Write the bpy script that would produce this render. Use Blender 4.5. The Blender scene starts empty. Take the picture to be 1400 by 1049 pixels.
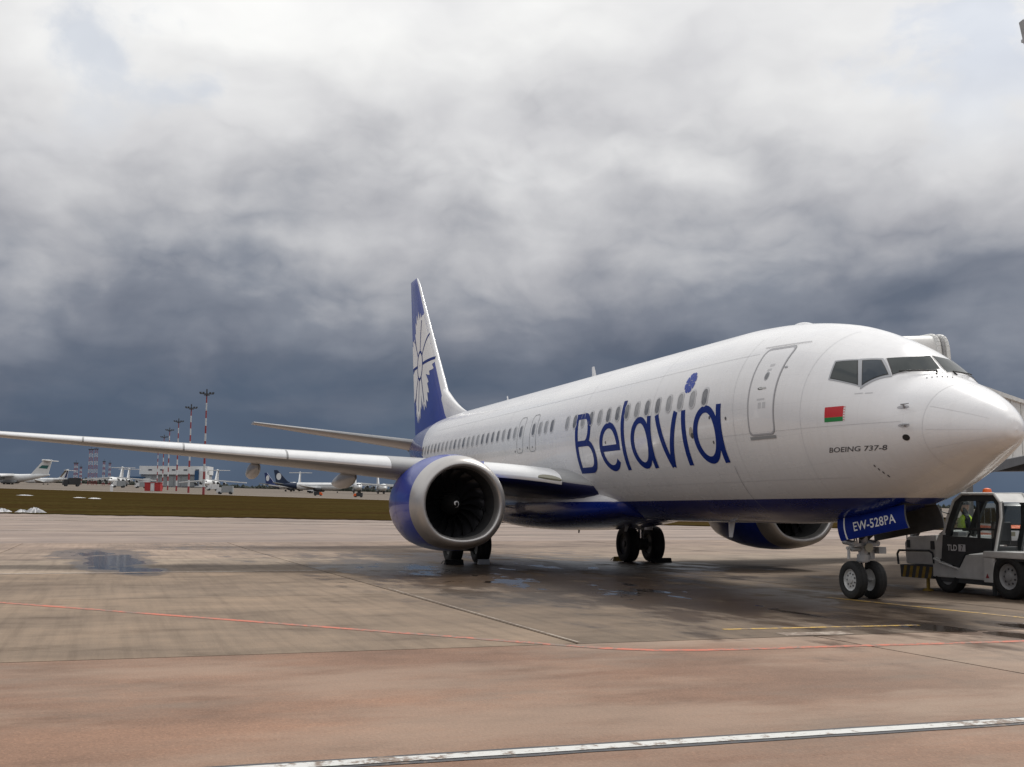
import bpy, bmesh, math, random
import numpy as np
from mathutils import Vector, Matrix
random.seed(7); np.random.seed(7)
SC = bpy.context.scene
C = SC.collection
R = math.radians
PI = math.pi

# ------------------------------------------------------------------ camera
cam_d = bpy.data.cameras.new('camera'); cam = bpy.data.objects.new('camera', cam_d); C.objects.link(cam)
fw = Vector((0.94050837, -0.32166348, 0.10943768)); rt = Vector((-0.3242045, -0.94596932, 0.00578646)); up = Vector((-0.1016634, 0.0409224, 0.99397682))
M = Matrix((rt, up, -fw)).transposed().to_4x4(); M.translation = Vector((-14.3915, 13.0831, 1.5296))
cam.matrix_world = M
cam_d.sensor_width = 36; cam_d.lens = 1600.39 / 1400 * 36
cam_d.clip_start = 0.1; cam_d.clip_end = 12000
SC.camera = cam

# ------------------------------------------------------------------ view
SC.view_settings.view_transform = 'Standard'; SC.view_settings.look = 'None'
SC.view_settings.exposure = 0.12; SC.view_settings.gamma = 1.0
SC.view_settings.use_curve_mapping = False
SC.cycles.max_bounces = 6
SC.cycles.use_denoising = True

# ------------------------------------------------------------------ node helper
def N(nt, typ, ins=None, **kw):
    n = nt.nodes.new(typ)
    for k, v in kw.items(): setattr(n, k, v)
    for k, v in (ins or {}).items():
        s = n.inputs[k]
        if isinstance(v, bpy.types.NodeSocket): nt.links.new(v, s)
        else: s.default_value = v
    return n
def MATH(nt, op, a, b=None, c=None, clamp=False):
    n = nt.nodes.new('ShaderNodeMath'); n.operation = op; n.use_clamp = clamp
    for i, v in enumerate((a, b, c)):
        if v is None: continue
        if isinstance(v, bpy.types.NodeSocket): nt.links.new(v, n.inputs[i])
        else: n.inputs[i].default_value = v
    return n.outputs[0]
def SMOOTH(nt, x, a, b):
    n = nt.nodes.new('ShaderNodeMapRange'); n.interpolation_type = 'SMOOTHSTEP'
    nt.links.new(x, n.inputs[0]); n.inputs[1].default_value = a; n.inputs[2].default_value = b
    return n.outputs[0]
def MIX(nt, f, a, b, mode='MIX'):
    n = nt.nodes.new('ShaderNodeMix'); n.data_type = 'RGBA'; n.blend_type = mode
    for s, v in ((n.inputs[0], f), (n.inputs[6], a), (n.inputs[7], b)):
        if isinstance(v, bpy.types.NodeSocket): nt.links.new(v, s)
        elif isinstance(v, (int, float)): s.default_value = v
        else: s.default_value = (*v, 1)
    return n.outputs[2]
def RAMP(nt, f, stops, interp='LINEAR'):
    n = nt.nodes.new('ShaderNodeValToRGB'); n.color_ramp.interpolation = interp
    e = n.color_ramp.elements
    while len(e) < len(stops): e.new(0.5)
    for el, (p, c) in zip(e, stops): el.position = p; el.color = (*c, 1)
    nt.links.new(f, n.inputs[0]); return n.outputs[0]

# ------------------------------------------------------------------ world: broken overcast, dark towards the horizon
SUN_EL, SUN_AZ = R(54), math.atan2(0.45, -0.89)        # light comes over the port side and slightly from aft
W = bpy.data.worlds.new('World'); SC.world = W; W.use_nodes = True
nt = W.node_tree; nt.nodes.clear()
sky = N(nt, 'ShaderNodeTexSky', sky_type='NISHITA', sun_disc=False, sun_elevation=SUN_EL, sun_rotation=SUN_AZ)
tc = N(nt, 'ShaderNodeTexCoord')
sep = N(nt, 'ShaderNodeSeparateXYZ', {0: tc.outputs['Generated']})
dz = MATH(nt, 'MAXIMUM', sep.outputs[2], 0.0)
den = MATH(nt, 'ADD', dz, 0.13)
pu = MATH(nt, 'DIVIDE', sep.outputs[0], den); pv = MATH(nt, 'DIVIDE', sep.outputs[1], den)
pl = N(nt, 'ShaderNodeCombineXYZ', {0: pu, 1: pv, 2: 0.0}).outputs[0]
warp = N(nt, 'ShaderNodeTexNoise', {'Vector': pl, 'Scale': 1.1, 'Detail': 4.0, 'Roughness': 0.5})
plw = N(nt, 'ShaderNodeVectorMath', {0: pl, 1: N(nt, 'ShaderNodeVectorMath', {0: warp.outputs['Color'], 'Scale': 0.35}, operation='SCALE').outputs[0]}, operation='ADD').outputs[0]
n1 = N(nt, 'ShaderNodeTexNoise', {'Vector': plw, 'Scale': 0.9, 'Detail': 5.0, 'Roughness': 0.5, 'Distortion': 0.1}).outputs['Fac']
dirn = tc.outputs['Generated']
dws = N(nt, 'ShaderNodeTexNoise', {'Vector': dirn, 'Scale': 7.0, 'Detail': 4.0, 'Roughness': 0.55}).outputs['Color']
dirw = N(nt, 'ShaderNodeVectorMath', {0: dirn, 1: N(nt, 'ShaderNodeVectorMath', {0: dws, 'Scale': 0.06}, operation='SCALE').outputs[0]}, operation='ADD').outputs[0]
n2 = N(nt, 'ShaderNodeTexNoise', {'Vector': N(nt, 'ShaderNodeMapping', {0: dirw, 'Scale': (1, 1, 1.5)}).outputs[0], 'Scale': 5.0, 'Detail': 8.0, 'Roughness': 0.55, 'Distortion': 0.1}).outputs['Fac']
# billowing cloud heaps: fractal cell distance, flattened towards the horizon
nb = N(nt, 'ShaderNodeTexNoise', {'Vector': N(nt, 'ShaderNodeMapping', {0: dirw, 'Scale': (1, 1, 2.0)}).outputs[0], 'Scale': 7.0, 'Detail': 3.0, 'Roughness': 0.5}).outputs['Fac']
bil = MATH(nt, 'ABSOLUTE', MATH(nt, 'MULTIPLY_ADD', nb, 2.0, -1.0))
e = MATH(nt, 'MULTIPLY_ADD', MATH(nt, 'SUBTRACT', n1, 0.5), 0.22, sep.outputs[2])
e = MATH(nt, 'MULTIPLY_ADD', MATH(nt, 'SUBTRACT', n2, 0.5), 0.24, e)
e = MATH(nt, 'MULTIPLY_ADD', MATH(nt, 'SUBTRACT', bil, 0.22), 0.10, e)
ef = N(nt, 'ShaderNodeMapRange', {0: e, 1: -0.05, 2: 0.55}).outputs[0]
cl = RAMP(nt, ef, [(0.00, (.078, .108, .160)), (0.17, (.088, .117, .168)), (0.27, (.128, .152, .200)), (0.37, (.222, .242, .288)),
                   (0.47, (.44, .445, .47)), (0.58, (.65, .65, .66)), (0.75, (.82, .82, .815)), (1.0, (.88, .88, .88))])
shade = N(nt, 'ShaderNodeTexNoise', {'Vector': N(nt, 'ShaderNodeMapping', {0: dirw, 'Scale': (1, 1, 2.2)}).outputs[0], 'Scale': 6.0, 'Detail': 4.0, 'Roughness': 0.5}).outputs['Fac']
cl = MIX(nt, 1.0, cl, RAMP(nt, shade, [(0.28, (.84, .84, .86)), (0.5, (.96, .96, .965)), (0.72, (1.08, 1.08, 1.07))]), 'MULTIPLY')
gap = MATH(nt, 'MULTIPLY', SMOOTH(nt, n2, 0.56, 0.66), SMOOTH(nt, sep.outputs[2], 0.26, 0.36))
skyb = N(nt, 'ShaderNodeVectorMath', {0: sky.outputs[0], 'Scale': 0.10}, operation='SCALE').outputs[0]
col = MIX(nt, MATH(nt, 'MULTIPLY', gap, 0.30), cl, skyb)
bg = N(nt, 'ShaderNodeBackground', {0: col, 1: 1.0})
out = N(nt, 'ShaderNodeOutputWorld', {0: bg.outputs[0]})

# ------------------------------------------------------------------ sun
sd = bpy.data.lights.new('sun', 'SUN'); so = bpy.data.objects.new('sun', sd); C.objects.link(so)
sd.energy = 2.3; sd.angle = R(15); sd.color = (1.0, .96, .90)
sdir = Vector((math.cos(SUN_EL) * math.sin(SUN_AZ), math.cos(SUN_EL) * math.cos(SUN_AZ), math.sin(SUN_EL)))
so.rotation_euler = sdir.to_track_quat('Z', 'Y').to_euler(); so.location = sdir * 60

# ------------------------------------------------------------------ materials
MATS = {}
def principled(name, col, rough=0.5, metal=0.0, coat=0.0, spec=0.5, noise=0.0, nscale=3.0, bump=0.0, bscale=60, stretch=(1, 1, 1), emit=None, rvar=0.0):
    m = bpy.data.materials.new(name); m.use_nodes = True; nt = m.node_tree
    b = nt.nodes['Principled BSDF']
    b.inputs['Base Color'].default_value = (*col, 1); b.inputs['Roughness'].default_value = rough; b.inputs['Metallic'].default_value = metal
    b.inputs['Coat Weight'].default_value = coat; b.inputs['Coat Roughness'].default_value = 0.03; b.inputs['Specular IOR Level'].default_value = spec
    if noise or bump or rvar:
        t = N(nt, 'ShaderNodeTexCoord'); mp = N(nt, 'ShaderNodeMapping', {0: t.outputs['Object'], 'Scale': stretch})
        nz = N(nt, 'ShaderNodeTexNoise', {'Vector': mp.outputs[0], 'Scale': nscale, 'Detail': 8.0, 'Roughness': 0.6}).outputs['Fac']
        if noise:
            lo = tuple(c * (1 - noise) for c in col); hi = tuple(min(1, c * (1 + noise * .6)) for c in col)
            nt.links.new(RAMP(nt, nz, [(0.3, lo), (0.7, hi)]), b.inputs['Base Color'])
        if rvar:
            nt.links.new(N(nt, 'ShaderNodeMapRange', {0: nz, 1: .3, 2: .7, 3: max(.02, rough - rvar), 4: rough + rvar}).outputs[0], b.inputs['Roughness'])
        if bump:
            nb = N(nt, 'ShaderNodeTexNoise', {'Vector': mp.outputs[0], 'Scale': bscale, 'Detail': 4.0}).outputs['Fac']
            nt.links.new(N(nt, 'ShaderNodeBump', {'Strength': bump, 'Distance': 0.02, 'Height': nb}).outputs[0], b.inputs['Normal'])
    if emit: b.inputs['Emission Color'].default_value = (*emit, 1); b.inputs['Emission Strength'].default_value = 1
    MATS[name] = m; return m
WHITE = (.80, .80, .81); BLUE = (.019, .040, .34)
principled('white_paint', WHITE, .30, coat=.5, noise=.05, nscale=1.2, rvar=.06)
principled('blue_paint', (.005, .030, .30), .32, coat=.35, spec=.3, noise=.12, nscale=1.5)
principled('letter_blue', (.003, .024, .19), .45, spec=.12)
principled('flower_blue', (.035, .075, .40), .4, spec=.2)
principled('reg_blue', (.002, .018, .20), .5, spec=.12, noise=.15, nscale=3)
principled('wing_grey', (.34, .34, .34), .38, coat=.2, noise=.12, nscale=1.3, stretch=(1, .3, 1))
principled('slat_metal', (.80, .80, .80), .30, metal=.35, noise=.06)
principled('lip_metal', (.52, .50, .485), .36, metal=.75, noise=.07, nscale=2, rvar=.05)
principled('duct_grey', (.05, .05, .052), .45, noise=.1)
principled('duct_metal', (.34, .34, .345), .38, metal=.5)
principled('blade', (.045, .045, .05), .32, metal=.55)
principled('root_navy_shade', (.010, .016, .075), .4, coat=.2)  # navy paint, darkened to carry the shade under the wing root
principled('black', (.012, .012, .012), .5)
principled('dark_bay', (.03, .03, .032), .7, noise=.4)
principled('white_plain', (.82, .82, .82), .5)
principled('seal_grey', (.30, .31, .32), .5)
principled('frame_grey', (.36, .37, .39), .35, metal=.2)
principled('line_grey', (.42, .42, .44), .5)
principled('faint_line', (.66, .66, .67), .4)
principled('win_frame', (.58, .585, .60), .35)
principled('win_blind', (.34, .345, .355), .2, spec=.6)
principled('win_pane', (.15, .155, .17), .12, noise=.2, nscale=9, spec=.8)
principled('cockpit_glass', (.022, .034, .048), .05, spec=.45)
principled('cockpit_glass_green', (.030, .038, .038), .05, spec=.5)
principled('gear_grey', (.42, .42, .42), .4, metal=.3, noise=.3, nscale=8)
principled('gear_dark', (.07, .07, .072), .5, noise=.4, nscale=9)
principled('chrome', (.75, .75, .75), .15, metal=1)
principled('rubber', (.018, .018, .018), .75, noise=.4, nscale=20, bump=.3)
principled('rim_white', (.55, .55, .54), .4, metal=.2, noise=.2, nscale=12)
principled('rim_dark', (.12, .12, .115), .5, noise=.3, nscale=12)
principled('door_inner', (.085, .085, .082), .5, noise=.35, nscale=4)
principled('flag_red', (.55, .012, .02), .4); principled('flag_green', (.01, .22, .05), .4)
principled('text_grey', (.10, .10, .11), .5)
principled('beige_oval', (.42, .38, .31), .5)
principled('lamp_glass', (.34, .33, .25), .12, spec=.8)
principled('yellow', (.30, .19, .025), .65, noise=.5, nscale=9)
principled('tractor_grey', (.62, .62, .60), .42, coat=.15, noise=.18, nscale=3, rvar=.08)
principled('tractor_dark', (.030, .034, .037), .45, noise=.3, nscale=4)
principled('hivis', (.55, .80, .03), .7, noise=.15, nscale=14)
principled('cloth_dark', (.02, .022, .03), .8, noise=.3, nscale=14)
principled('skin', (.45, .26, .19), .55)
principled('orange', (.75, .12, .015), .45); principled('red', (.42, .03, .03), .5, noise=.3, nscale=2)
principled('redmast', (.30, .045, .05), .55); principled('whitemast', (.60, .61, .62), .55)
principled('bridge_white', (.70, .70, .68), .5, noise=.16, nscale=1.2)
principled('bridge_pink', (.55, .49, .47), .55, noise=.1)
principled('bridge_grey', (.34, .34, .34), .55, noise=.2)
principled('steel_dark', (.06, .062, .066), .5, noise=.4, nscale=3)
principled('hangar_white', (.68, .70, .71), .55, noise=.08, nscale=.1)
principled('hangar_grey', (.36, .37, .385), .6, noise=.12, nscale=.1)
principled('hangar_blue', (.015, .07, .17), .5)
principled('far_white', (.70, .71, .71), .4, noise=.08, nscale=.3)
principled('far_grey', (.30, .32, .33), .5, noise=.15, nscale=.3)
principled('far_dark', (.035, .037, .04), .6, noise=.5, nscale=.4)
principled('far_blue', (.012, .028, .12), .45); principled('far_navy', (.008, .022, .06), .45)
principled('far_green', (.02, .12, .11), .5); principled('far_brown', (.12, .085, .05), .5)
principled('far_teal', (.05, .13, .15), .5)
principled('snow', (.56, .56, .57), .8, noise=.35, nscale=3.5, bump=.6, bscale=8)
principled('forest', (.022, .030, .022), .9, noise=.6, nscale=.05)
principled('far_apron', (.125, .098, .074), .9, noise=.35, nscale=.05, stretch=(1, .3, 1))
principled('galv', (.40, .41, .42), .45, metal=.4, noise=.2)
# real window glass of the tractor cab and the van
def glassmat(name, tint, fac):
    m = bpy.data.materials.new(name); m.use_nodes = True; nt = m.node_tree; nt.nodes.clear()
    t = N(nt, 'ShaderNodeBsdfTransparent', {0: (*tint, 1)}); g = N(nt, 'ShaderNodeBsdfGlossy', {0: (.9, .9, .9, 1), 'Roughness': .03})
    lw = N(nt, 'ShaderNodeLayerWeight', {0: .5}); f2 = MATH(nt, 'MULTIPLY_ADD', MATH(nt, 'POWER', lw.outputs['Facing'], 4.0), .9, .05 + fac)
    N(nt, 'ShaderNodeOutputMaterial', {0: N(nt, 'ShaderNodeMixShader', {0: f2, 1: t.outputs[0], 2: g.outputs[0]}).outputs[0]})
    MATS[name] = m
glassmat('cab_glass', (.72, .76, .76), .0)

def fuselage_mat():
    m = bpy.data.materials.new('fuselage_paint'); m.use_nodes = True; nt = m.node_tree; b = nt.nodes['Principled BSDF']
    tc = N(nt, 'ShaderNodeTexCoord'); sp = N(nt, 'ShaderNodeSeparateXYZ', {0: tc.outputs['Object']})
    x, z = sp.outputs[0], sp.outputs[2]
    belly = SMOOTH(nt, z, 1.818, 1.806)
    tail = SMOOTH(nt, MATH(nt, 'SUBTRACT', x, MATH(nt, 'MULTIPLY_ADD', z, 1.03, 25.45)), -.02, .02)
    f = MATH(nt, 'MAXIMUM', belly, tail)
    nz = N(nt, 'ShaderNodeTexNoise', {'Vector': N(nt, 'ShaderNodeMapping', {0: tc.outputs['Object'], 'Scale': (.5, 1, 1.6)}).outputs[0], 'Scale': 1.3, 'Detail': 9.0, 'Roughness': .62}).outputs['Fac']
    grime = N(nt, 'ShaderNodeTexNoise', {'Vector': N(nt, 'ShaderNodeMapping', {0: tc.outputs['Object'], 'Scale': (4, 1, .35)}).outputs[0], 'Scale': 2.5, 'Detail': 8.0, 'Roughness': .65}).outputs['Fac']
    w = RAMP(nt, nz, [(.25, (.80, .80, .805)), (.75, (.85, .85, .855))])
    w = MIX(nt, MATH(nt, 'MULTIPLY', SMOOTH(nt, grime, .42, .85), .16), w, (.52, .50, .47))
    ang = MATH(nt, 'ARCTAN2', MATH(nt, 'SUBTRACT', z, 3.49), sp.outputs[1])
    bv = N(nt, 'ShaderNodeCombineXYZ', {0: x, 1: MATH(nt, 'MULTIPLY', ang, 1.9), 2: 0.0}).outputs[0]
    bk = N(nt, 'ShaderNodeTexBrick', {'Vector': bv, 'Color1': (.965, .965, .97, 1), 'Color2': (1, 1, 1, 1), 'Mortar': (.88, .88, .88, 1), 'Scale': 1.0, 'Mortar Size': .0035, 'Mortar Smooth': .4, 'Brick Width': 2.1, 'Row Height': .62}, offset=.37).outputs['Color']
    w = MIX(nt, 1.0, w, bk, 'MULTIPLY')
    rx = MATH(nt, 'ABSOLUTE', MATH(nt, 'SUBTRACT', MATH(nt, 'FRACT', MATH(nt, 'MULTIPLY', x, 1 / .51)), .5)); ry = MATH(nt, 'FRACT', MATH(nt, 'MULTIPLY', ang, 1.9 / .045))
    rv = MATH(nt, 'MULTIPLY', SMOOTH(nt, rx, .018, .008), SMOOTH(nt, MATH(nt, 'ABSOLUTE', MATH(nt, 'SUBTRACT', ry, .5)), .22, .10))
    w = MIX(nt, MATH(nt, 'MULTIPLY', rv, .10), w, (.45, .45, .46))
    bl = RAMP(nt, nz, [(.3, (.003, .016, .17)), (.7, (.005, .022, .22))])
    nt.links.new(MIX(nt, f, w, bl), b.inputs['Base Color'])
    nt.links.new(N(nt, 'ShaderNodeMapRange', {0: nz, 1: .3, 2: .7, 3: .20, 4: .34}).outputs[0], b.inputs['Roughness'])
    b.inputs['Coat Weight'].default_value = .55; b.inputs['Coat Roughness'].default_value = .06
    wav = N(nt, 'ShaderNodeTexNoise', {'Vector': N(nt, 'ShaderNodeMapping', {0: tc.outputs['Object'], 'Scale': (2.0, 2.5, 2.5)}).outputs[0], 'Scale': 1.0, 'Detail': 2.0}).outputs['Fac']
    bp = N(nt, 'ShaderNodeBump', {'Strength': .035, 'Distance': .03, 'Height': wav}).outputs[0]
    MATS['fuselage_paint'] = m
fuselage_mat()

# concrete: colour from the object (each slab its own tone), streaks, spots, puddles, and damp patches that also paint the aircraft's shadow
WET_SHADE = [  # x, y, half length x, half width y, strength
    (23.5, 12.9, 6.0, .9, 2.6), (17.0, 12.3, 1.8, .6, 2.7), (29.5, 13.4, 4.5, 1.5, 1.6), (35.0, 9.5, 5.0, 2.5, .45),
    (16.5, 5.2, 6.5, 2.4, 1.3), (11.0, 4.4, 8.5, 3.0, 1.15), (7.0, 3.0, 9.0, 3.2, 1.1), (17.0, .8, 8.0, 4.5, 1.0), (24.5, 2.5, 5.0, 6.0, .8), (3.5, 3.0, 4.5, 2.2, .8),  # damp under the aircraft, also painting in its ground shadow
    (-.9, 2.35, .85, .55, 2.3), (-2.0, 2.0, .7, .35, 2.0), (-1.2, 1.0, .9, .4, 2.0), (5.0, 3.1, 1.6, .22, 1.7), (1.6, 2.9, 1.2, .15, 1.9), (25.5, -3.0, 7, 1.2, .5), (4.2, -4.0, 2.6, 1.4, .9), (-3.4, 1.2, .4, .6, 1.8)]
def concrete(name, mode):
    m = bpy.data.materials.new(name); m.use_nodes = True; nt = m.node_tree; b = nt.nodes['Principled BSDF']
    g = N(nt, 'ShaderNodeNewGeometry'); P = g.outputs['Position']
    oi = N(nt, 'ShaderNodeObjectInfo')
    big = N(nt, 'ShaderNodeTexNoise', {'Vector': P, 'Scale': .22, 'Detail': 4.0, 'Roughness': .6}).outputs['Fac']
    mid = N(nt, 'ShaderNodeTexNoise', {'Vector': N(nt, 'ShaderNodeMapping', {0: P, 'Scale': (1, .55, 1)}).outputs[0], 'Scale': 1.1, 'Detail': 7.0, 'Roughness': .66}).outputs['Fac']
    fine = N(nt, 'ShaderNodeTexNoise', {'Vector': P, 'Scale': 38.0, 'Detail': 2.0, 'Roughness': .7}).outputs['Fac']
    streak = N(nt, 'ShaderNodeTexNoise', {'Vector': N(nt, 'ShaderNodeMapping', {0: P, 'Scale': (.14, 3.2, 1)}).outputs[0], 'Scale': 1.6, 'Detail': 7.0, 'Roughness': .62}).outputs['Fac']
    c = MIX(nt, 1.0, oi.outputs['Color'], RAMP(nt, big, [(.32, (.74, .73, .74)), (.5, (1, 1, 1)), (.68, (1.24, 1.22, 1.20))]), 'MULTIPLY')
    c = MIX(nt, 1.0, c, RAMP(nt, mid, [(.28, (.62, .60, .59)), (.46, (.97, .97, .97)), (.72, (1.22, 1.19, 1.15))]), 'MULTIPLY')
    if mode == 'slab':
        c = MIX(nt, 1.0, c, RAMP(nt, streak, [(.3, (.80, .79, .78)), (.5, (1, 1, 1)), (.7, (1.12, 1.11, 1.10))]), 'MULTIPLY')
    else:
        vor = N(nt, 'ShaderNodeTexVoronoi', {'Vector': P, 'Scale': 60.0}).outputs['Color']
        sv = N(nt, 'ShaderNodeSeparateColor', {0: vor}).outputs[0]
        c = MIX(nt, 1.0, c, RAMP(nt, sv, [(0, (.84, .83, .82)), (.3, (.97, .97, .97)), (.85, (1.03, 1.02, 1.02)), (1, (1.22, 1.2, 1.18))]), 'MULTIPLY')
        rust = SMOOTH(nt, N(nt, 'ShaderNodeTexNoise', {'Vector': N(nt, 'ShaderNodeMapping', {0: P, 'Scale': (1.4, .5, 1)}).outputs[0], 'Scale': .8, 'Detail': 10.0, 'Roughness': .7}).outputs['Fac'], .55, .72)
        c = MIX(nt, MATH(nt, 'MULTIPLY', rust, .65), c, (.150, .076, .048))
        pale = SMOOTH(nt, N(nt, 'ShaderNodeTexNoise', {'Vector': N(nt, 'ShaderNodeMapping', {0: P, 'Location': (3, 21, 0), 'Scale': (.9, .35, 1)}).outputs[0], 'Scale': .5, 'Detail': 6.0, 'Roughness': .65}).outputs['Fac'], .42, .64)
        dusty = SMOOTH(nt, MATH(nt, 'MULTIPLY_ADD', pale, -5.0, N(nt, 'ShaderNodeSeparateXYZ', {0: P}).outputs[1]), 8.5, 1.5)
        c = MIX(nt, MATH(nt, 'MULTIPLY', MATH(nt, 'MAXIMUM', MATH(nt, 'MULTIPLY', pale, .7), dusty), .75), c, (.315, .236, .180))
        grey = SMOOTH(nt, N(nt, 'ShaderNodeTexNoise', {'Vector': N(nt, 'ShaderNodeMapping', {0: P, 'Location': (9, 4, 0), 'Scale': (1.1, .5, 1)}).outputs[0], 'Scale': .7, 'Detail': 8.0, 'Roughness': .6}).outputs['Fac'], .5, .7)
        c = MIX(nt, MATH(nt, 'MULTIPLY', grey, .45), c, (.175, .144, .116))
    c = MIX(nt, 1.0, c, RAMP(nt, fine, [(.25, (.90, .90, .90)), (.75, (1.08, 1.08, 1.08))]), 'MULTIPLY')
    # wetness, with shade under the aircraft put into the same darkening
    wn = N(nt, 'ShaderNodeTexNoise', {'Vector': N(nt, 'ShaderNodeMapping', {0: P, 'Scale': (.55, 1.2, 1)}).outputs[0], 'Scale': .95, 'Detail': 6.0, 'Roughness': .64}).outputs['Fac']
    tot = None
    for (x, y, a, bb, s) in WET_SHADE:
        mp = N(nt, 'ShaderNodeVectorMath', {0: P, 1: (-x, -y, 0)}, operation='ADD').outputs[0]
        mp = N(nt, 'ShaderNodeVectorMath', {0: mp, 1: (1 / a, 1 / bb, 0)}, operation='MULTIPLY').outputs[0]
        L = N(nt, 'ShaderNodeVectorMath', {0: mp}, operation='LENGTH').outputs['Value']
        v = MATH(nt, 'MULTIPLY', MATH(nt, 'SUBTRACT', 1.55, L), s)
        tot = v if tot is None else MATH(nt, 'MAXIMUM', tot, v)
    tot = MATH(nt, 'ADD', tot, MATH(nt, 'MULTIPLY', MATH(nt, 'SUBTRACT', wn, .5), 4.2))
    wet_shade = SMOOTH(nt, tot, .25, 1.1)
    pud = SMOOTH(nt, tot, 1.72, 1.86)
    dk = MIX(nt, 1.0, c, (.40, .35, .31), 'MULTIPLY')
    c = MIX(nt, wet_shade, c, dk)
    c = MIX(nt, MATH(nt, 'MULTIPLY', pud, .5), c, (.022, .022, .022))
    nt.links.new(c, b.inputs['Base Color'])
    r = MATH(nt, 'MULTIPLY_ADD', wet_shade, -.40, MATH(nt, 'MULTIPLY_ADD', mid, -.25, .86))
    r = MATH(nt, 'MULTIPLY_ADD', pud, -.36, r, clamp=True)
    nt.links.new(MATH(nt, 'MAXIMUM', r, .05), b.inputs['Roughness'])
    b.inputs['Specular IOR Level'].default_value = .22
    bp = N(nt, 'ShaderNodeBump', {'Strength': .55, 'Distance': .012, 'Height': fine})
    nt.links.new(MATH(nt, 'MULTIPLY_ADD', pud, -.5, .55), bp.inputs['Strength'])
    nt.links.new(bp.outputs[0], b.inputs['Normal'])
    MATS[name] = m
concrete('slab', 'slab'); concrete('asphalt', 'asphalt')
def paint_line(name, col, wear):
    m = bpy.data.materials.new(name); m.use_nodes = True; nt = m.node_tree; b = nt.nodes['Principled BSDF']
    P = N(nt, 'ShaderNodeNewGeometry').outputs['Position']
    a = N(nt, 'ShaderNodeTexNoise', {'Vector': P, 'Scale': 9.0, 'Detail': 9.0, 'Roughness': .75}).outputs['Fac']
    g2 = N(nt, 'ShaderNodeTexNoise', {'Vector': P, 'Scale': .9, 'Detail': 5.0}).outputs['Fac']
    f = SMOOTH(nt, MATH(nt, 'ADD', a, MATH(nt, 'MULTIPLY', MATH(nt, 'SUBTRACT', g2, .5), .5)), wear, wear + .12)
    nt.links.new(MIX(nt, f, (.18, .130, .098), col), b.inputs['Base Color']); b.inputs['Roughness'].default_value = .6
    MATS[name] = m
paint_line('red_line', (.50, .125, .07), .42); paint_line('white_line', (.56, .56, .54), .41); paint_line('dark_line', (.045, .045, .05), .34); paint_line('yellow_line', (.55, .34, .06), .42)
paint_line('pale_line', (.36, .305, .25), .46)
def ground_mat():
    m = bpy.data.materials.new('far_ground'); m.use_nodes = True; nt = m.node_tree; b = nt.nodes['Principled BSDF']
    P = N(nt, 'ShaderNodeNewGeometry').outputs['Position']
    st = N(nt, 'ShaderNodeTexNoise', {'Vector': N(nt, 'ShaderNodeMapping', {0: P, 'Rotation': (0, 0, R(-24)), 'Scale': (.25, .03, 1)}).outputs[0], 'Scale': 1.0, 'Detail': 8.0, 'Roughness': .65}).outputs['Fac']
    nz = N(nt, 'ShaderNodeTexNoise', {'Vector': P, 'Scale': .35, 'Detail': 8.0, 'Roughness': .65}).outputs['Fac']
    c = RAMP(nt, st, [(.3, (.15, .112, .090)), (.45, (.228, .174, .144)), (.6, (.28, .218, .182)), (.75, (.36, .30, .26))])
    c = MIX(nt, 1.0, c, RAMP(nt, nz, [(.3, (.75, .75, .78)), (.6, (1.05, 1.03, 1.0))]), 'MULTIPLY')
    nt.links.new(c, b.inputs['Base Color']); b.inputs['Roughness'].default_value = .75
    MATS['far_ground'] = m
    m = bpy.data.materials.new('grass'); m.use_nodes = True; nt = m.node_tree; b = nt.nodes['Principled BSDF']
    P = N(nt, 'ShaderNodeNewGeometry').outputs['Position']
    a = N(nt, 'ShaderNodeTexNoise', {'Vector': N(nt, 'ShaderNodeMapping', {0: P, 'Rotation': (0, 0, R(-20)), 'Scale': (.5, .07, 1)}).outputs[0], 'Scale': .35, 'Detail': 9.0, 'Roughness': .7}).outputs['Fac']
    a2 = N(nt, 'ShaderNodeTexNoise', {'Vector': P, 'Scale': 1.4, 'Detail': 8.0, 'Roughness': .7}).outputs['Fac']
    c = RAMP(nt, a, [(.3, (.028, .0165, .0075)), (.45, (.042, .0270, .0105)), (.58, (.046, .036, .0120)), (.7, (.078, .056, .026))])
    c = MIX(nt, 1.0, c, RAMP(nt, a2, [(.3, (.6, .62, .6)), (.7, (1.4, 1.35, 1.3))]), 'MULTIPLY')
    nt.links.new(c, b.inputs['Base Color']); b.inputs['Roughness'].default_value = .95
    b.inputs['Specular IOR Level'].default_value = .0
    MATS['grass'] = m
ground_mat()

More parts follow.
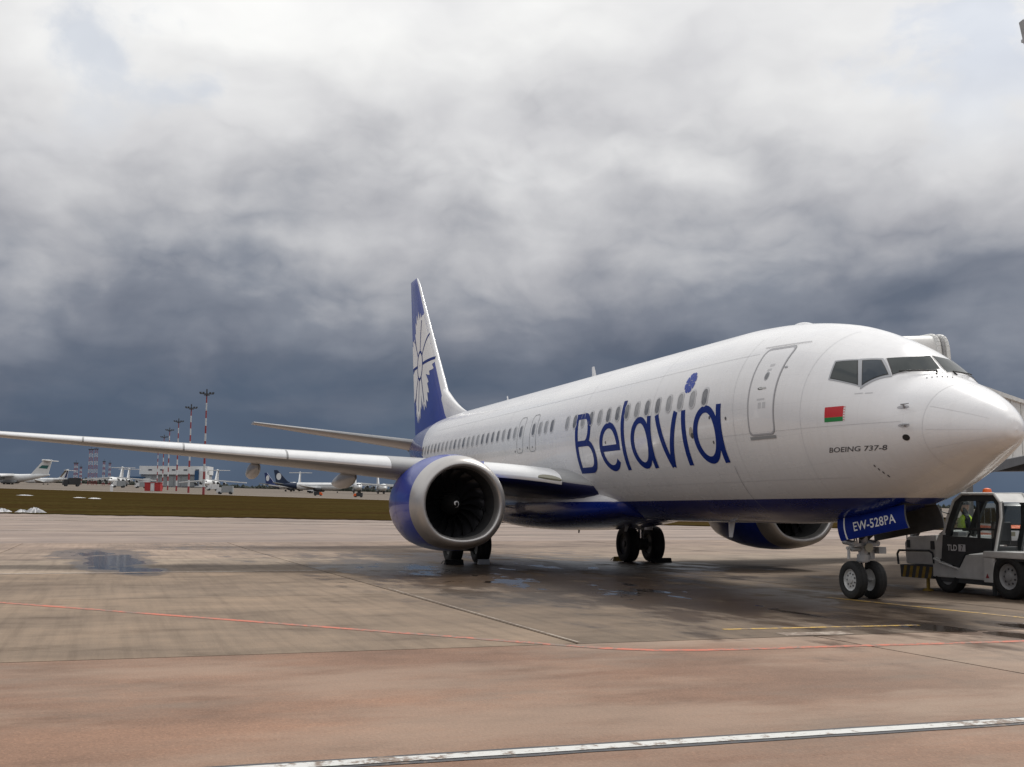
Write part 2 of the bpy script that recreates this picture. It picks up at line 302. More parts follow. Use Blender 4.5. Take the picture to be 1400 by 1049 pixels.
# ------------------------------------------------------------------ mesh helpers
class MB:
    def __init__(s): s.v = []; s.f = []; s.m = []
    def add(s, v, f, mi=0):
        o = len(s.v); s.v += [tuple(p) for p in v]; s.f += [tuple(i + o for i in q) for q in f]; s.m += [mi] * len(f); return s
    def box(s, c, d, rot=None, mi=0):
        v = [Vector(((i & 1) - .5, ((i >> 1) & 1) - .5, ((i >> 2) & 1) - .5)) for i in range(8)]
        v = [Vector((p.x * d[0], p.y * d[1], p.z * d[2])) for p in v]
        if rot is not None: v = [rot @ p for p in v]
        return s.add([p + Vector(c) for p in v], [(0, 2, 3, 1), (4, 5, 7, 6), (0, 1, 5, 4), (2, 6, 7, 3), (0, 4, 6, 2), (1, 3, 7, 5)], mi)
    def tube(s, a, b, r0, r1=None, n=12, caps=True, mi=0):
        a = Vector(a); b = Vector(b); r1 = r0 if r1 is None else r1
        d = (b - a).normalized(); u = d.orthogonal().normalized(); w = d.cross(u)
        v = []
        for p, r in ((a, r0), (b, r1)):
            for k in range(n):
                t = 2 * PI * k / n; v.append(p + (u * math.cos(t) + w * math.sin(t)) * r)
        f = [(k, (k + 1) % n, n + (k + 1) % n, n + k) for k in range(n)]
        if caps: f += [tuple(range(n - 1, -1, -1)), tuple(range(n, 2 * n))]
        return s.add(v, f, mi)
    def path(s, pts, r, n=10, mi=0):
        for a, b in zip(pts[:-1], pts[1:]): s.tube(a, b, r, n=n, mi=mi)
        return s
    def prism(s, poly, axis, a, b, mi=0):      # polygon in the two other axes, extruded along axis from a to b
        n = len(poly)
        def pt(p, t):
            if axis == 'x': return (t, p[0], p[1])
            if axis == 'y': return (p[0], t, p[1])
            return (p[0], p[1], t)
        v = [pt(p, a) for p in poly] + [pt(p, b) for p in poly]
        f = [(k, (k + 1) % n, n + (k + 1) % n, n + k) for k in range(n)] + [tuple(range(n - 1, -1, -1)), tuple(range(n, 2 * n))]
        return s.add(v, f, mi)
    def loft(s, rings, closed=True, cap0=True, cap1=True, mi=0):
        n = len(rings[0]); v = [p for r in rings for p in r]; f = []
        for i in range(len(rings) - 1):
            for k in range(n if closed else n - 1):
                f.append((i * n + k, i * n + (k + 1) % n, (i + 1) * n + (k + 1) % n, (i + 1) * n + k))
        if cap0: f.append(tuple(range(n - 1, -1, -1)))
        if cap1: f.append(tuple((len(rings) - 1) * n + k for k in range(n)))
        return s.add(v, f, mi)
    def lathe(s, prof, c, axis='x', n=32, mi=0, close=False):   # prof: (along, radius)
        rings = []
        for a, r in prof:
            ring = []
            for k in range(n):
                t = 2 * PI * k / n; q = (r * math.cos(t), r * math.sin(t))
                p = {'x': (a, q[0], q[1]), 'y': (q[0], a, q[1]), 'z': (q[0], q[1], a)}[axis]
                ring.append((p[0] + c[0], p[1] + c[1], p[2] + c[2]))
            rings.append(ring)
        return s.loft(rings, True, close, close, mi)
    def build(s, name, mat, parent=None, smooth=False, bevel=0, fix=True, angle=35):
        me = bpy.data.meshes.new(name); me.from_pydata(s.v, [], s.f)
        mats = mat if isinstance(mat, (list, tuple)) else [mat]
        for q in mats: me.materials.append(MATS[q])
        if len(mats) > 1: me.polygons.foreach_set('material_index', s.m)
        if fix or bevel:
            bm = bmesh.new(); bm.from_mesh(me)
            if fix: bmesh.ops.recalc_face_normals(bm, faces=bm.faces)
            if bevel: bmesh.ops.bevel(bm, geom=bm.edges[:] , offset=bevel, segments=2, affect='EDGES', profile=.6, clamp_overlap=True)
            bm.to_mesh(me); bm.free()
        if smooth:
            me.polygons.foreach_set('use_smooth', [True] * len(me.polygons))
            if angle < 180:
                bm = bmesh.new(); bm.from_mesh(me)
                for ed in bm.edges:
                    if len(ed.link_faces) == 2 and ed.calc_face_angle(0) > R(angle): ed.smooth = False
                bm.to_mesh(me); bm.free()
        me.update()
        o = bpy.data.objects.new(name, me); C.objects.link(o)
        if parent is not None: o.parent = parent
        return o
def tag(o, label=None, cat=None, group=None, kind=None):
    if label: o['label'] = label
    if cat: o['category'] = cat
    if group: o['group'] = group
    if kind: o['kind'] = kind
    return o
def empty(name, loc=(0, 0, 0), rz=0):
    o = bpy.data.objects.new(name, None); C.objects.link(o); o.location = loc; o.rotation_euler = (0, 0, rz); o.empty_display_size = .2
    return o
def children(o): return [c for c in bpy.data.objects if c.parent == o]
def copy_tree(o, parent=None):
    kids = children(o); c = o.copy(); C.objects.link(c); c.parent = parent
    if parent is not None: c.matrix_parent_inverse = o.matrix_parent_inverse.copy()
    for k in kids: copy_tree(k, c)
    return c
def text_mesh(body, size, shear=0.0, space=1.0, bold=0.0):
    cu = bpy.data.curves.new('t', 'FONT'); cu.body = body; cu.size = size; cu.shear = shear; cu.space_character = space; cu.offset = bold
    cu.resolution_u = 3
    o = bpy.data.objects.new('t', cu); C.objects.link(o)
    dg = bpy.context.evaluated_depsgraph_get(); me = o.evaluated_get(dg).to_mesh()
    v = [tuple(p.co) for p in me.vertices]; f = [tuple(p.vertices) for p in me.polygons]
    o.evaluated_get(dg).to_mesh_clear(); bpy.data.objects.remove(o); bpy.data.curves.remove(cu)
    return v, f

# ------------------------------------------------------------------ terrain
CX, CY = -14.3915, 13.0831
def DV(x, y):
    return (x - CX) * .94619 - (y - CY) * .32361, -(x - CX) * .32421 - (y - CY) * .94599
def zt(x, y):
    D, v = DV(x, y)
    k = 6.0; q = (D - 55) / k
    sp = k * (math.log1p(math.exp(-abs(q))) + max(q, 0))
    t = min(1, max(0, (D - 50) / 110)); t = t * t * (3 - 2 * t)
    return .0149 * sp - .0225 * v * t
def XY(D, v): return (CX + .94619 * D - .32421 * v, CY - .32361 * D - .94599 * v)

Ds = [-2500, -800, -300, -120, -50, -10, 20, 35] + list(range(42, 180, 6)) + [190, 210, 240, 280, 330, 400, 500, 650, 850, 1200, 1700, 2500, 4000, 6500]
vs = [-1.6, -1.2, -.9, -.7, -.55, -.45, -.36, -.28, -.2, -.12, -.05, .02, .1, .18, .26, .34, .42, .5, .65, .9, 1.2, 1.6]
g = MB(); vv = []
for D in Ds:
    for q in vs:
        x, y = XY(D, q * max(abs(D), 120)); vv.append((x, y, zt(x, y) - .035))
n = len(vs)
g.add(vv, [(i * n + k, i * n + k + 1, (i + 1) * n + k + 1, (i + 1) * n + k) for i in range(len(Ds) - 1) for k in range(n - 1)])
tag(g.build('ground', 'far_ground', smooth=True, angle=180), kind='structure')

def sheet(name, mat, A, B, nu, nv, off, kind='structure', parent=None, jag=0.0):     # strip between two polylines A and B (lists of xy)
    m = MB(); vv = []
    def lerp(L, t):
        t *= len(L) - 1; i = min(int(t), len(L) - 2); a = t - i
        return (L[i][0] * (1 - a) + L[i + 1][0] * a, L[i][1] * (1 - a) + L[i + 1][1] * a)
    for i in range(nu + 1):
        p, q = lerp(A, i / nu), lerp(B, i / nu)
        if jag: p = (p[0] + jag * (random.uniform(-1, 1) + .8 * math.sin(i * .37) + .5 * math.sin(i * 1.3)), p[1]); q = (q[0] + 6 * jag * random.uniform(-1, 1), q[1])
        for k in range(nv + 1):
            t = k / nv; x = p[0] * (1 - t) + q[0] * t; y = p[1] * (1 - t) + q[1] * t; vv.append((x, y, zt(x, y) + off))
    n = nv + 1
    m.add(vv, [(i * n + k, i * n + k + 1, (i + 1) * n + k + 1, (i + 1) * n + k) for i in range(nu) for k in range(nv)])
    o = m.build(name, mat, parent, smooth=True, angle=180)
    if kind: o['kind'] = kind
    return o
# grass strip between the apron and the far taxiway
sheet('grass_strip', 'grass', [(118, 66), (99.9, 25.9), (78.2, -25.2), (60, -66), (30, -135)], [(440, 175), (370.3, 56.1), (248.3, -114.8), (180, -210), (110, -300)], 420, 50, .02, jag=.55)
# pale concrete edge of the far taxiway and marking lines before the grass
sheet('far_apron', 'far_apron', [(470, 205), (378, 56.1), (255, -114.8), (187, -210), (112, -310)], [(2300, 1000), (2300, 400), (2300, -400), (2000, -1300), (1500, -1900)], 60, 40, .01)
sheet('taxiway_edge', 'pale_line', [(440, 175), (370.3, 56.1), (248.3, -114.8), (180, -210)], [(451, 175), (381.3, 56.1), (257.3, -114.8), (189, -210)], 60, 4, .03)
for (d0, w, mt) in ((6.0, .9, 'pale_line'), (13.5, 1.1, 'pale_line'), (34.0, .35, 'pale_line')):
    sheet('edge_marking', mt, [(99.9 - d0, 25.9), (78.2 - d0, -25.2), (60 - d0, -66)], [(99.9 - d0 - w, 25.9), (78.2 - d0 - w, -25.2), (60 - d0 - w, -66)], 60, 1, -.02)

# ------------------------------------------------------------------ apron slabs with recessed joints
apron = empty('apron'); tag(apron, kind='structure')
def slab(x0, x1, y0, y1, col, mat='slab', nx=6, ny=6, gap=.018):
    x0 += gap; x1 -= gap; y0 += gap; y1 -= gap
    m = MB(); vv = []
    for i in range(nx + 1):
        for k in range(ny + 1):
            x = x0 + (x1 - x0) * i / nx; y = y0 + (y1 - y0) * k / ny; vv.append((x, y, zt(x, y)))
    n = ny + 1
    m.add(vv, [(i * n + k, (i + 1) * n + k, (i + 1) * n + k + 1, i * n + k + 1) for i in range(nx) for k in range(ny)])
    b = [(x0, y0), (x1, y0), (x1, y1), (x0, y1)]
    tp = [(x, y, zt(x, y)) for x, y in b]; bt = [(x, y, zt(x, y) - .03) for x, y in b]
    m.add(tp + bt, [(k, (k + 1) % 4, 4 + (k + 1) % 4, 4 + k) for k in range(4)])
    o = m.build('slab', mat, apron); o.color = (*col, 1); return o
xe = [-1.4, 7.3, 16.0, 24.7, 33.4, 42.1]
ye = [43, 34.2, 25.4, 16.6, 7.8, -1.0, -9.8, -18.6, -27.4, -36.2]
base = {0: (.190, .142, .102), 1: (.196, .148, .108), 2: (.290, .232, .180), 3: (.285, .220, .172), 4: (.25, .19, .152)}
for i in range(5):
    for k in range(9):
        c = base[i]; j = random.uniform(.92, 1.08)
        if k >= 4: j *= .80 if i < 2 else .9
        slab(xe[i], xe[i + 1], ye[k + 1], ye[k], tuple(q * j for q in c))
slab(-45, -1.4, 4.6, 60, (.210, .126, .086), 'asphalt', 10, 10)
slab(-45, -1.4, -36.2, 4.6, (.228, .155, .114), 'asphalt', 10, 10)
# dark bed below the joints
bed = MB(); bed.add([(-46, -37, -.028), (42.3, -37, -.028), (42.3, 60, -.028), (-46, 60, -.028)], [(0, 1, 2, 3)])
o = bed.build('joint_bed', 'gear_dark', apron)

def line(name, mat, pts, w, z=.004, seg=1.0):
    m = MB(); L = []
    for (a, b) in zip(pts[:-1], pts[1:]):
        d = math.dist(a, b); k = max(1, int(d / seg))
        L += [(a[0] + (b[0] - a[0]) * i / k, a[1] + (b[1] - a[1]) * i / k) for i in range(k)]
    L.append(pts[-1]); vv = []
    for i, p in enumerate(L):
        a = L[max(0, i - 1)]; b = L[min(len(L) - 1, i + 1)]
        d = Vector((b[0] - a[0], b[1] - a[1])).normalized(); nrm = Vector((-d.y, d.x))
        ww = w / 2 * random.uniform(.92, 1.06)
        for s in (-1, 1): vv.append((p[0] + nrm.x * ww * s, p[1] + nrm.y * ww * s, zt(*p) + z))
    m.add(vv, [(2 * i, 2 * i + 1, 2 * i + 3, 2 * i + 2) for i in range(len(L) - 1)])
    o = m.build(name, mat, None); o['kind'] = 'structure'; return o
line('red_marking', 'red_line', [(11.0, 18.1), (6.9, 14.72), (2.13, 10.91), (-1.4, 8.12), (-1.95, 7.66), (-2.25, 7.25), (-2.40, 6.7), (-2.46, 5.73), (-2.65, 2.44), (-2.9, -3.0)], .16, .004, .35)
line('dark_marking_border', 'dark_line', [(-7.0, 24), (-7.105, 12.27), (-7.135, 6.5), (-7.16, -3)], .27, .004, .35)
line('white_marking', 'white_line', [(-7.0, 24), (-7.105, 12.27), (-7.135, 6.5), (-7.16, -3)], .15, .008, .35)
line('yellow_marking', 'yellow_line', [(-.36, 5.3), (-.55, 2.35)], .12, .004, .3)
line('yellow_marking', 'yellow_line', [(4.5, .45), (1.85, .2), (-.01, .02), (-3, -.3)], .12, .004, .3)
line('pale_patch', 'pale_line', [(-1.12, 4.9), (-1.20, 3.95)], .36, .004, .15)
line('pale_patch', 'pale_line', [(16.25, 30), (16.25, 8)], .35, .004, .5)
line('pale_streak', 'pale_line', [(9.0, 7.70), (-1.3, 7.74)], .04, .004, .3)

# ================================================================== the airliner
ZC = 3.49
def pch(tab, x):
    xs, ys = np.array(tab[0], float), np.array(tab[1], float); x = np.atleast_1d(np.asarray(x, float))
    h = np.diff(xs); d = np.diff(ys) / h; m = np.zeros(len(xs))
    for i in range(1, len(xs) - 1):
        if d[i - 1] * d[i] > 0:
            w1 = 2 * h[i] + h[i - 1]; w2 = h[i] + 2 * h[i - 1]; m[i] = (w1 + w2) / (w1 / d[i - 1] + w2 / d[i])
    m[0] = d[0]; m[-1] = d[-1]
    k = np.clip(np.searchsorted(xs, x) - 1, 0, len(h) - 1); t = np.clip((x - xs[k]) / h[k], 0, 1)
    return ys[k] * (1 + 2 * t) * (1 - t) ** 2 + h[k] * m[k] * t * (1 - t) ** 2 + ys[k + 1] * t * t * (3 - 2 * t) + h[k] * m[k + 1] * t * t * (t - 1)
TOP = ([0, .03, .1, .3, .6, 1.0, 1.4, 1.6, 1.75, 2.0, 2.3, 2.6, 3, 3.5, 4, 5, 6, 7, 27, 29, 31, 33, 35, 37, 38],
       [-.66, -.52, -.42, -.24, -.05, .15, .31, .41, .55, .78, .97, 1.10, 1.25, 1.42, 1.56, 1.74, 1.84, 1.88, 1.88, 1.86, 1.8, 1.7, 1.55, 1.35, 1.2])
BOT = ([0, .03, .1, .3, .6, 1, 1.5, 2, 3, 4, 5, 6, 24, 26, 28, 30, 32, 34, 36, 38],
       [-.66, -.76, -.83, -.95, -1.08, -1.26, -1.50, -1.70, -1.94, -2.06, -2.12, -2.15, -2.15, -2.07, -1.75, -1.3, -.8, -.28, .28, .85])
HW = ([0, .03, .1, .3, .6, 1, 1.5, 2, 2.5, 3, 4, 5, 6, 26, 28, 30, 32, 34, 36, 38],
      [0.0, .13, .24, .44, .67, .92, 1.16, 1.35, 1.5, 1.61, 1.76, 1.85, 1.88, 1.88, 1.84, 1.7, 1.45, 1.1, .65, .2])
ZM = ([0, 1, 2, 3, 4, 5.5, 26, 38], [-.66, -.6, -.45, -.3, -.15, 0, 0, .95])
EX = ([0, 1.2, 1.8, 2.4, 3.0, 4.2, 38], [1, 1, 1.22, 1.28, 1.15, 1, 1])
def sec(s, th):
    s = np.atleast_1d(np.asarray(s, float)); th = np.atleast_1d(np.asarray(th, float))
    t = pch(TOP, s); b = pch(BOT, s); w = pch(HW, s); m = pch(ZM, s); e = pch(EX, s)
    c = np.cos(th); n = np.sin(th)
    z = np.where(n >= 0, m + (t - m) * n, m + (m - b) * n)
    y = np.where(n >= 0, np.sign(c) * np.abs(c) ** e, c)
    return np.stack([s + 0 * th, w * y, ZC + z], -1)
def th_of(s, z):
    s = np.asarray(s, float); z = np.asarray(z, float) - ZC
    t = pch(TOP, s); b = pch(BOT, s); m = pch(ZM, s)
    n = np.where(z >= m, (z - m) / (t - m), (z - m) / (m - b))
    return np.arcsin(np.clip(n, -1, 1))
def surf(s, th, off):          # points lying `off` proud of the skin
    s = np.atleast_1d(np.asarray(s, float)); th = np.atleast_1d(np.asarray(th, float)) + 0 * s; s = s + 0 * th
    p = sec(s, th); h = 1e-3
    a = sec(s + h, th) - sec(np.maximum(s - h, 1e-4), th); b = sec(s, th + h) - sec(s, th - h)
    nn = np.cross(b, a); nn /= np.linalg.norm(nn, axis=1)[:, None] + 1e-12
    sg = np.sign(nn[:, 1] * np.cos(th) + nn[:, 2] * np.sin(th)); nn *= sg[:, None]
    return p + nn * off
def side(s, z, off): return surf(s, th_of(s, z), off)

jet = empty('passenger_jet'); tag(jet, 'large white and blue twin-engine airliner with tall blue lettering parked on the apron', 'airliner')
# fuselage shell
ss = np.concatenate([[0.0], np.linspace(0, 1, 60)[1:] ** 2 * 1.3, np.linspace(1.35, 4.5, 46), np.linspace(4.65, 8, 16), np.linspace(8.5, 26, 36), np.linspace(26.5, 38, 30)])
NT = 112; th = np.linspace(0, 2 * PI, NT, endpoint=False)
fm = MB(); fm.loft([sec(np.full(NT, x), th).tolist() for x in ss[1:]], True, True, True)
fus = fm.build('fuselage', 'fuselage_paint', jet, smooth=True, angle=180)
# APU exhaust cone
m = MB(); m.lathe([(37.95, .30), (38.25, .25), (38.3, .19), (38.0, .17)], (0, 0, ZC + 1.02), n=24); m.build('tail_cone', 'frame_grey', jet, smooth=True)

def overlay(name, mat, grid_s, grid_z, parent, off=.004, use_th=False):     # grid arrays (nu,nv)
    nu, nv = grid_s.shape
    p = surf(grid_s.ravel(), grid_z.ravel(), off) if use_th else side(grid_s.ravel(), grid_z.ravel(), off)
    m = MB(); m.add(p.tolist(), [(i * nv + k, i * nv + k + 1, (i + 1) * nv + k + 1, (i + 1) * nv + k) for i in range(nu - 1) for k in range(nv - 1)])
    return m.build(name, mat, parent, smooth=True, angle=180, fix=False)
def stroke_pts(pts, w, closed=False, seg=.04, hw=None):
    """resample a polyline (u,z) and give left/right offset rows; u runs forward (=-s)"""
    P = [np.array(p, float) for p in pts]
    if closed: P.append(P[0])
    L = []
    for a, b in zip(P[:-1], P[1:]):
        k = max(1, int(np.linalg.norm(b - a) / seg)); L += [a + (b - a) * i / k for i in range(k)]
    if not closed: L.append(P[-1])
    L = np.array(L); n = len(L)
    T = np.roll(L, -1, 0) - np.roll(L, 1, 0)
    if not closed: T[0] = L[1] - L[0]; T[-1] = L[-1] - L[-2]
    T /= np.linalg.norm(T, axis=1)[:, None] + 1e-9
    Nn = np.stack([-T[:, 1], T[:, 0]], 1)
    wx, wz = w if isinstance(w, tuple) else (w, w)
    Nn = Nn * np.array([wx, wz]) * .5
    return L, Nn
def stroke(m, pts, w, closed=False, off=.005, across=3, seg=.04):
    L, Nn = stroke_pts(pts, w, closed, seg); n = len(L); q = across + 1
    rows = np.concatenate([L + Nn * t for t in np.linspace(-1, 1, q)])    # q blocks of n
    p = side(-rows[:, 0], rows[:, 1], off); f = []
    for j in range(across):
        for i in range(n if closed else n - 1):
            i2 = (i + 1) % n; f.append((j * n + i, j * n + i2, (j + 1) * n + i2, (j + 1) * n + i))
    m.add(p.tolist(), f)
def arc(cx, cz, rx, rz, a0, a1, n=40): return [(cx + rx * math.cos(R(a0 + (a1 - a0) * i / n)), cz + rz * math.sin(R(a0 + (a1 - a0) * i / n))) for i in range(n + 1)]
def fix_out(o):
    me = o.data; bm = bmesh.new(); bm.from_mesh(me)
    for f in bm.faces:
        if f.normal.y < 0: f.normal_flip()
    bm.to_mesh(me); bm.free()

# --- airline lettering on the starboard side (u = -s)
SW = (.185, .145); B0, XH = 2.52, 3.68
def letter(strokes, mat='letter_blue'):
    m = MB()
    for k, (pts, cl) in enumerate(strokes): stroke(m, pts, SW, cl, off=.005 + .0012 * k)
    o = m.build('letter', mat, fus, smooth=True, angle=180, fix=False); fix_out(o); return o
h = SW[1] / 2
zt_, zm_, zb_ = 4.02 - h, 3.26, B0 + h
letter([([(-13.27, B0), (-13.27, 4.02)], False),
        ([(-13.2, zt_), (-12.75, zt_)] + arc(-12.75, (zt_ + zm_) / 2, .31, (zt_ - zm_) / 2, 90, -90, 24) + [(-13.2, zm_)], False),
        ([(-13.2, zm_), (-12.60, zm_)] + arc(-12.60, (zm_ + zb_) / 2, .38, (zm_ - zb_) / 2, 90, -90, 24) + [(-13.2, zb_)], False)])
letter([(arc(-11.24, (B0 + XH) / 2, .50, (XH - B0) / 2 - h, 4, 318, 60), False), ([(-11.70, 3.065), (-10.66, 3.065)], False)])
letter([([(-10.44, B0), (-10.44, 4.13)], False)])
def small_a(cx, hw, st):
    letter([(arc(cx, (B0 + XH) / 2, hw, (XH - B0) / 2 - h, 0, 360, 64)[:-1], True), ([(st + .01, XH - .015), (st, 3.2), (st + .005, 2.75), (st - .03 + .05, B0)], False)])
small_a(-9.50, .43, -9.03)
letter([([(-8.64, 3.66), (-8.19, B0 + .0)], False), ([(-8.19, B0 + .0), (-7.73, 3.66)], False)])
letter([([(-7.38, B0), (-7.38, 3.66)], False)])
small_a(-6.44, .45, -5.90)
# flower above the i: eight notched petals round a small disc
fl = MB()
for k in range(8):
    a0 = 45 * k + 22; pts = []
    rr = []
    for t in np.linspace(-20.5, 20.5, 9):
        rr.append((math.cos(R(a0 + t)), math.sin(R(a0 + t)), .225 * (1 - .10 * (abs(t) > 16) - (.02 if int(t * 2) % 2 else 0))))
    S = []; Z = []
    for c_, s_, r_ in rr:
        for q in (.28, .6, 1.0): S.append(7.31 - c_ * r_ * q); Z.append(4.23 + s_ * r_ * q * .98)
    p = side(np.array(S), np.array(Z), .005)
    fl.add(p.tolist(), [(i * 3 + j, i * 3 + j + 1, (i + 1) * 3 + j + 1, (i + 1) * 3 + j) for i in range(8) for j in range(2)])
t_ = np.linspace(0, 2 * PI, 17)[:-1]
p = side(np.concatenate([[7.31], 7.31 + .05 * np.cos(t_)]), np.concatenate([[4.23], 4.23 + .05 * np.sin(t_)]), .005)
fl.add(p.tolist(), [(0, 1 + k, 1 + (k + 1) % 16) for k in range(16)])
o = fl.build('flower_emblem', 'flower_blue', fus, fix=False); fix_out(o)

# --- flag
def patch(name, mat, s0, s1, z0, z1, parent, off=.004, nu=8, nv=4):
    S, Z = np.meshgrid(np.linspace(s0, s1, nu), np.linspace(z0, z1, nv), indexing='ij')
    o = overlay(name, mat, S, Z, parent, off); fix_out(o); return o
flag = patch('flag', 'flag_red', 2.765, 2.375, 3.165, 3.345, fus, .004)
patch('flag_stripe', 'flag_green', 2.765, 2.375, 3.09, 3.1648, fus, .004)
patch('flag_band', 'white_plain', 2.374, 2.335, 3.09, 3.345, fus, .004)
m = MB()
for k in range(6):
    zc_ = 3.11 + .043 * k
    for dx in (-.008, .008):
        p = side(np.array([2.355 + dx - .006, 2.355 + dx, 2.355 + dx + .006, 2.355 + dx]), np.array([zc_, zc_ + .014, zc_, zc_ - .014]), .0065); m.add(p.tolist(), [(0, 1, 2, 3)])
o = m.build('flag_ornament', 'flag_red', fus, fix=False); fix_out(o)
# --- type lettering under the flag
def side_text(body, s0, s1, z0, hgt, mat, shear=0, bold=0, name='lettering', slope=0.0, space=1.0):
    v, f = text_mesh(body, 1.0, shear, space, bold)
    x0 = min(p[0] for p in v); x1 = max(p[0] for p in v); y0 = min(p[1] for p in v); y1 = max(p[1] for p in v)
    S = np.array([s0 + (s1 - s0) * (p[0] - x0) / (x1 - x0) for p in v]); Z = np.array([z0 + hgt * (p[1] - y0) / (y1 - y0) for p in v]) + slope * (S - s0)
    m = MB(); m.add(side(S, Z, .004).tolist(), f); o = m.build(name, mat, fus, fix=False); fix_out(o); return o
side_text('BOEING 737-8', 2.80, 1.63, 2.575, .085, 'text_grey', .35, .012)
patch('placard', 'win_frame', 2.24, 2.10, 3.535, 3.550, fus, .004, 4, 2); patch('placard', 'win_frame', 2.06, 1.94, 3.530, 3.545, fus, .004, 4, 2)

# --- service door: panel, seal line, window, handle, placards, scuff plate
def rrect(s0, s1, z0, z1, r, n=6):
    P = []
    for (cx, cz, a) in ((s1 - r, z1 - r, 0), (s0 + r, z1 - r, 90), (s0 + r, z0 + r, 180), (s1 - r, z0 + r, 270)):
        P += [(cx + r * math.cos(R(a + 90 * k / n)), cz + r * math.sin(R(a + 90 * k / n))) for k in range(n + 1)]
    return P
def outline(name, mat, s0, s1, z0, z1, r, w, parent, off=.005):
    m = MB(); stroke(m, [(-a, b) for a, b in rrect(s0, s1, z0, z1, r)], w, True, off, 1, .05); o = m.build(name, mat, parent, fix=False, smooth=True, angle=180); fix_out(o); return o
def oval(name, mat, s, z, rs, rz, parent, off=.006, n=20):
    t = np.linspace(0, 2 * PI, n, endpoint=False)
    p = side(np.concatenate([[s], s + rs * np.cos(t)]), np.concatenate([[z], z + rz * np.sin(t)]), off)
    m = MB(); m.add(p.tolist(), [(0, 1 + k, 1 + (k + 1) % n) for k in range(n)]); o = m.build(name, mat, parent, fix=False); fix_out(o); return o
door = patch('service_door', 'white_paint', 4.82, 4.08, 2.99, 4.60, jet, .003, 10, 40)
outline('door_seal', 'line_grey', 4.075, 4.825, 2.985, 4.605, .11, .030, door, .006)
outline('door_frame', 'seal_grey', 4.055, 4.845, 2.965, 4.625, .12, .010, door, .005)
oval('door_window', 'frame_grey', 4.42, 4.06, .062, .085, door); oval('door_window_pane', 'win_pane', 4.42, 4.06, .042, .06, door, .008)
oval('handle_recess', 'black', 4.50, 3.835, .085, .026, door); patch('door_handle', 'rim_white', 4.54, 4.34, 3.82, 3.85, door, .014, 5, 2)
patch('scuff_plate', 'seal_grey', 4.84, 4.05, 2.895, 2.95, door, .008, 8, 3)
for k in range(2): patch('placard', 'win_frame', 4.52 - .13 * k, 4.43 - .13 * k, 3.46, 3.57, door, .005, 3, 3)
patch('placard', 'win_frame', 4.56, 4.34, 3.61, 3.645, door, .005, 3, 3)
patch('placard', 'win_frame', 4.45, 4.33, 4.24, 4.29, door, .005, 3, 3)
patch('placard', 'win_frame', 4.47, 4.36, 4.16, 4.20, door, .005, 3, 3)
patch('door_hinge', 'frame_grey', 4.03, 3.95, 4.17, 4.20, jet, .012, 3, 2); patch('rain_gutter', 'line_grey', 4.95, 3.85, 4.655, 4.668, jet, .012, 12, 2)
# --- overwing exits
for s0 in (16.30, 17.38):
    ex = outline('overwing_exit', 'seal_grey', s0, s0 + .52, 3.24, 4.27, .14, .022, jet)
    oval('exit_handle', 'text_grey', s0 + .26, 3.36, .04, .02, ex)
for s_, z_ in ((18.05, 3.30), (16.98, 3.36), (5.62, 3.36), (6.25, 3.42), (6.20, 2.93), (11.45, 3.21), (8.0, 2.9)): oval('static_port', 'text_grey', s_, z_, .03, .035, jet)
oval('cargo_latch', 'beige_oval', 7.07, 3.18, .085, .11, jet, .004); oval('cargo_latch', 'gear_dark', 7.03, 3.11, .06, .06, jet, .006)
# hose-like skin seam running down to the belly
m = MB(); stroke(m, [(-5.70, 2.45), (-5.73, 2.2), (-5.77, 1.92), (-5.78, 1.72), (-5.79, 1.55)], .012, False, .006, 1, .03); o = m.build('skin_seam', 'seal_grey', jet, fix=False); fix_out(o)
# longitudinal and ring skin joints
for sj in (3.35, 5.35, 8.9, 12.95, 19.0, 23.0, 27.0):
    m = MB(); stroke(m, [(-sj, 1.9), (-sj, 3.0), (-sj, 4.2), (-sj, 4.9), (-sj, 5.2 if sj > 6 else 4.9)], .006, False, .003, 1, .05); o = m.build('skin_joint', 'win_frame', jet, fix=False); fix_out(o)
for z_, sa, sb in ((4.55, 5.0, 28.0), (3.02, 1.35, 12.5), (2.15, 2.6, 12.8)):
    m = MB(); stroke(m, [(-sb, z_), (-sa, z_)], .006, False, .003, 1, .12); o = m.build('skin_joint', 'win_frame', jet, fix=False); fix_out(o)
# radome joint and lightning strips
m = MB(); tt = np.linspace(-1.4, PI + 1.4, 90); pa = surf(np.full(90, 1.02), tt, .0025); pb = surf(np.full(90, 1.028), tt, .0025)
m.add(pa.tolist() + pb.tolist(), [(i, i + 1, 91 + i, 90 + i) for i in range(89)]); m.build('radome_joint', 'faint_line', jet)
for t0 in (-.50, -.02, .50, PI / 2, PI - .5, PI + .02):
    m = MB(); s_ = np.linspace(.22, .98, 24); pa = surf(s_, t0 - .004, .004); pb = surf(s_, t0 + .004, .004)
    m.add(pa.tolist() + pb.tolist(), [(i, i + 1, 25 + i, 24 + i) for i in range(23)]); m.build('lightning_strip', 'faint_line', jet)
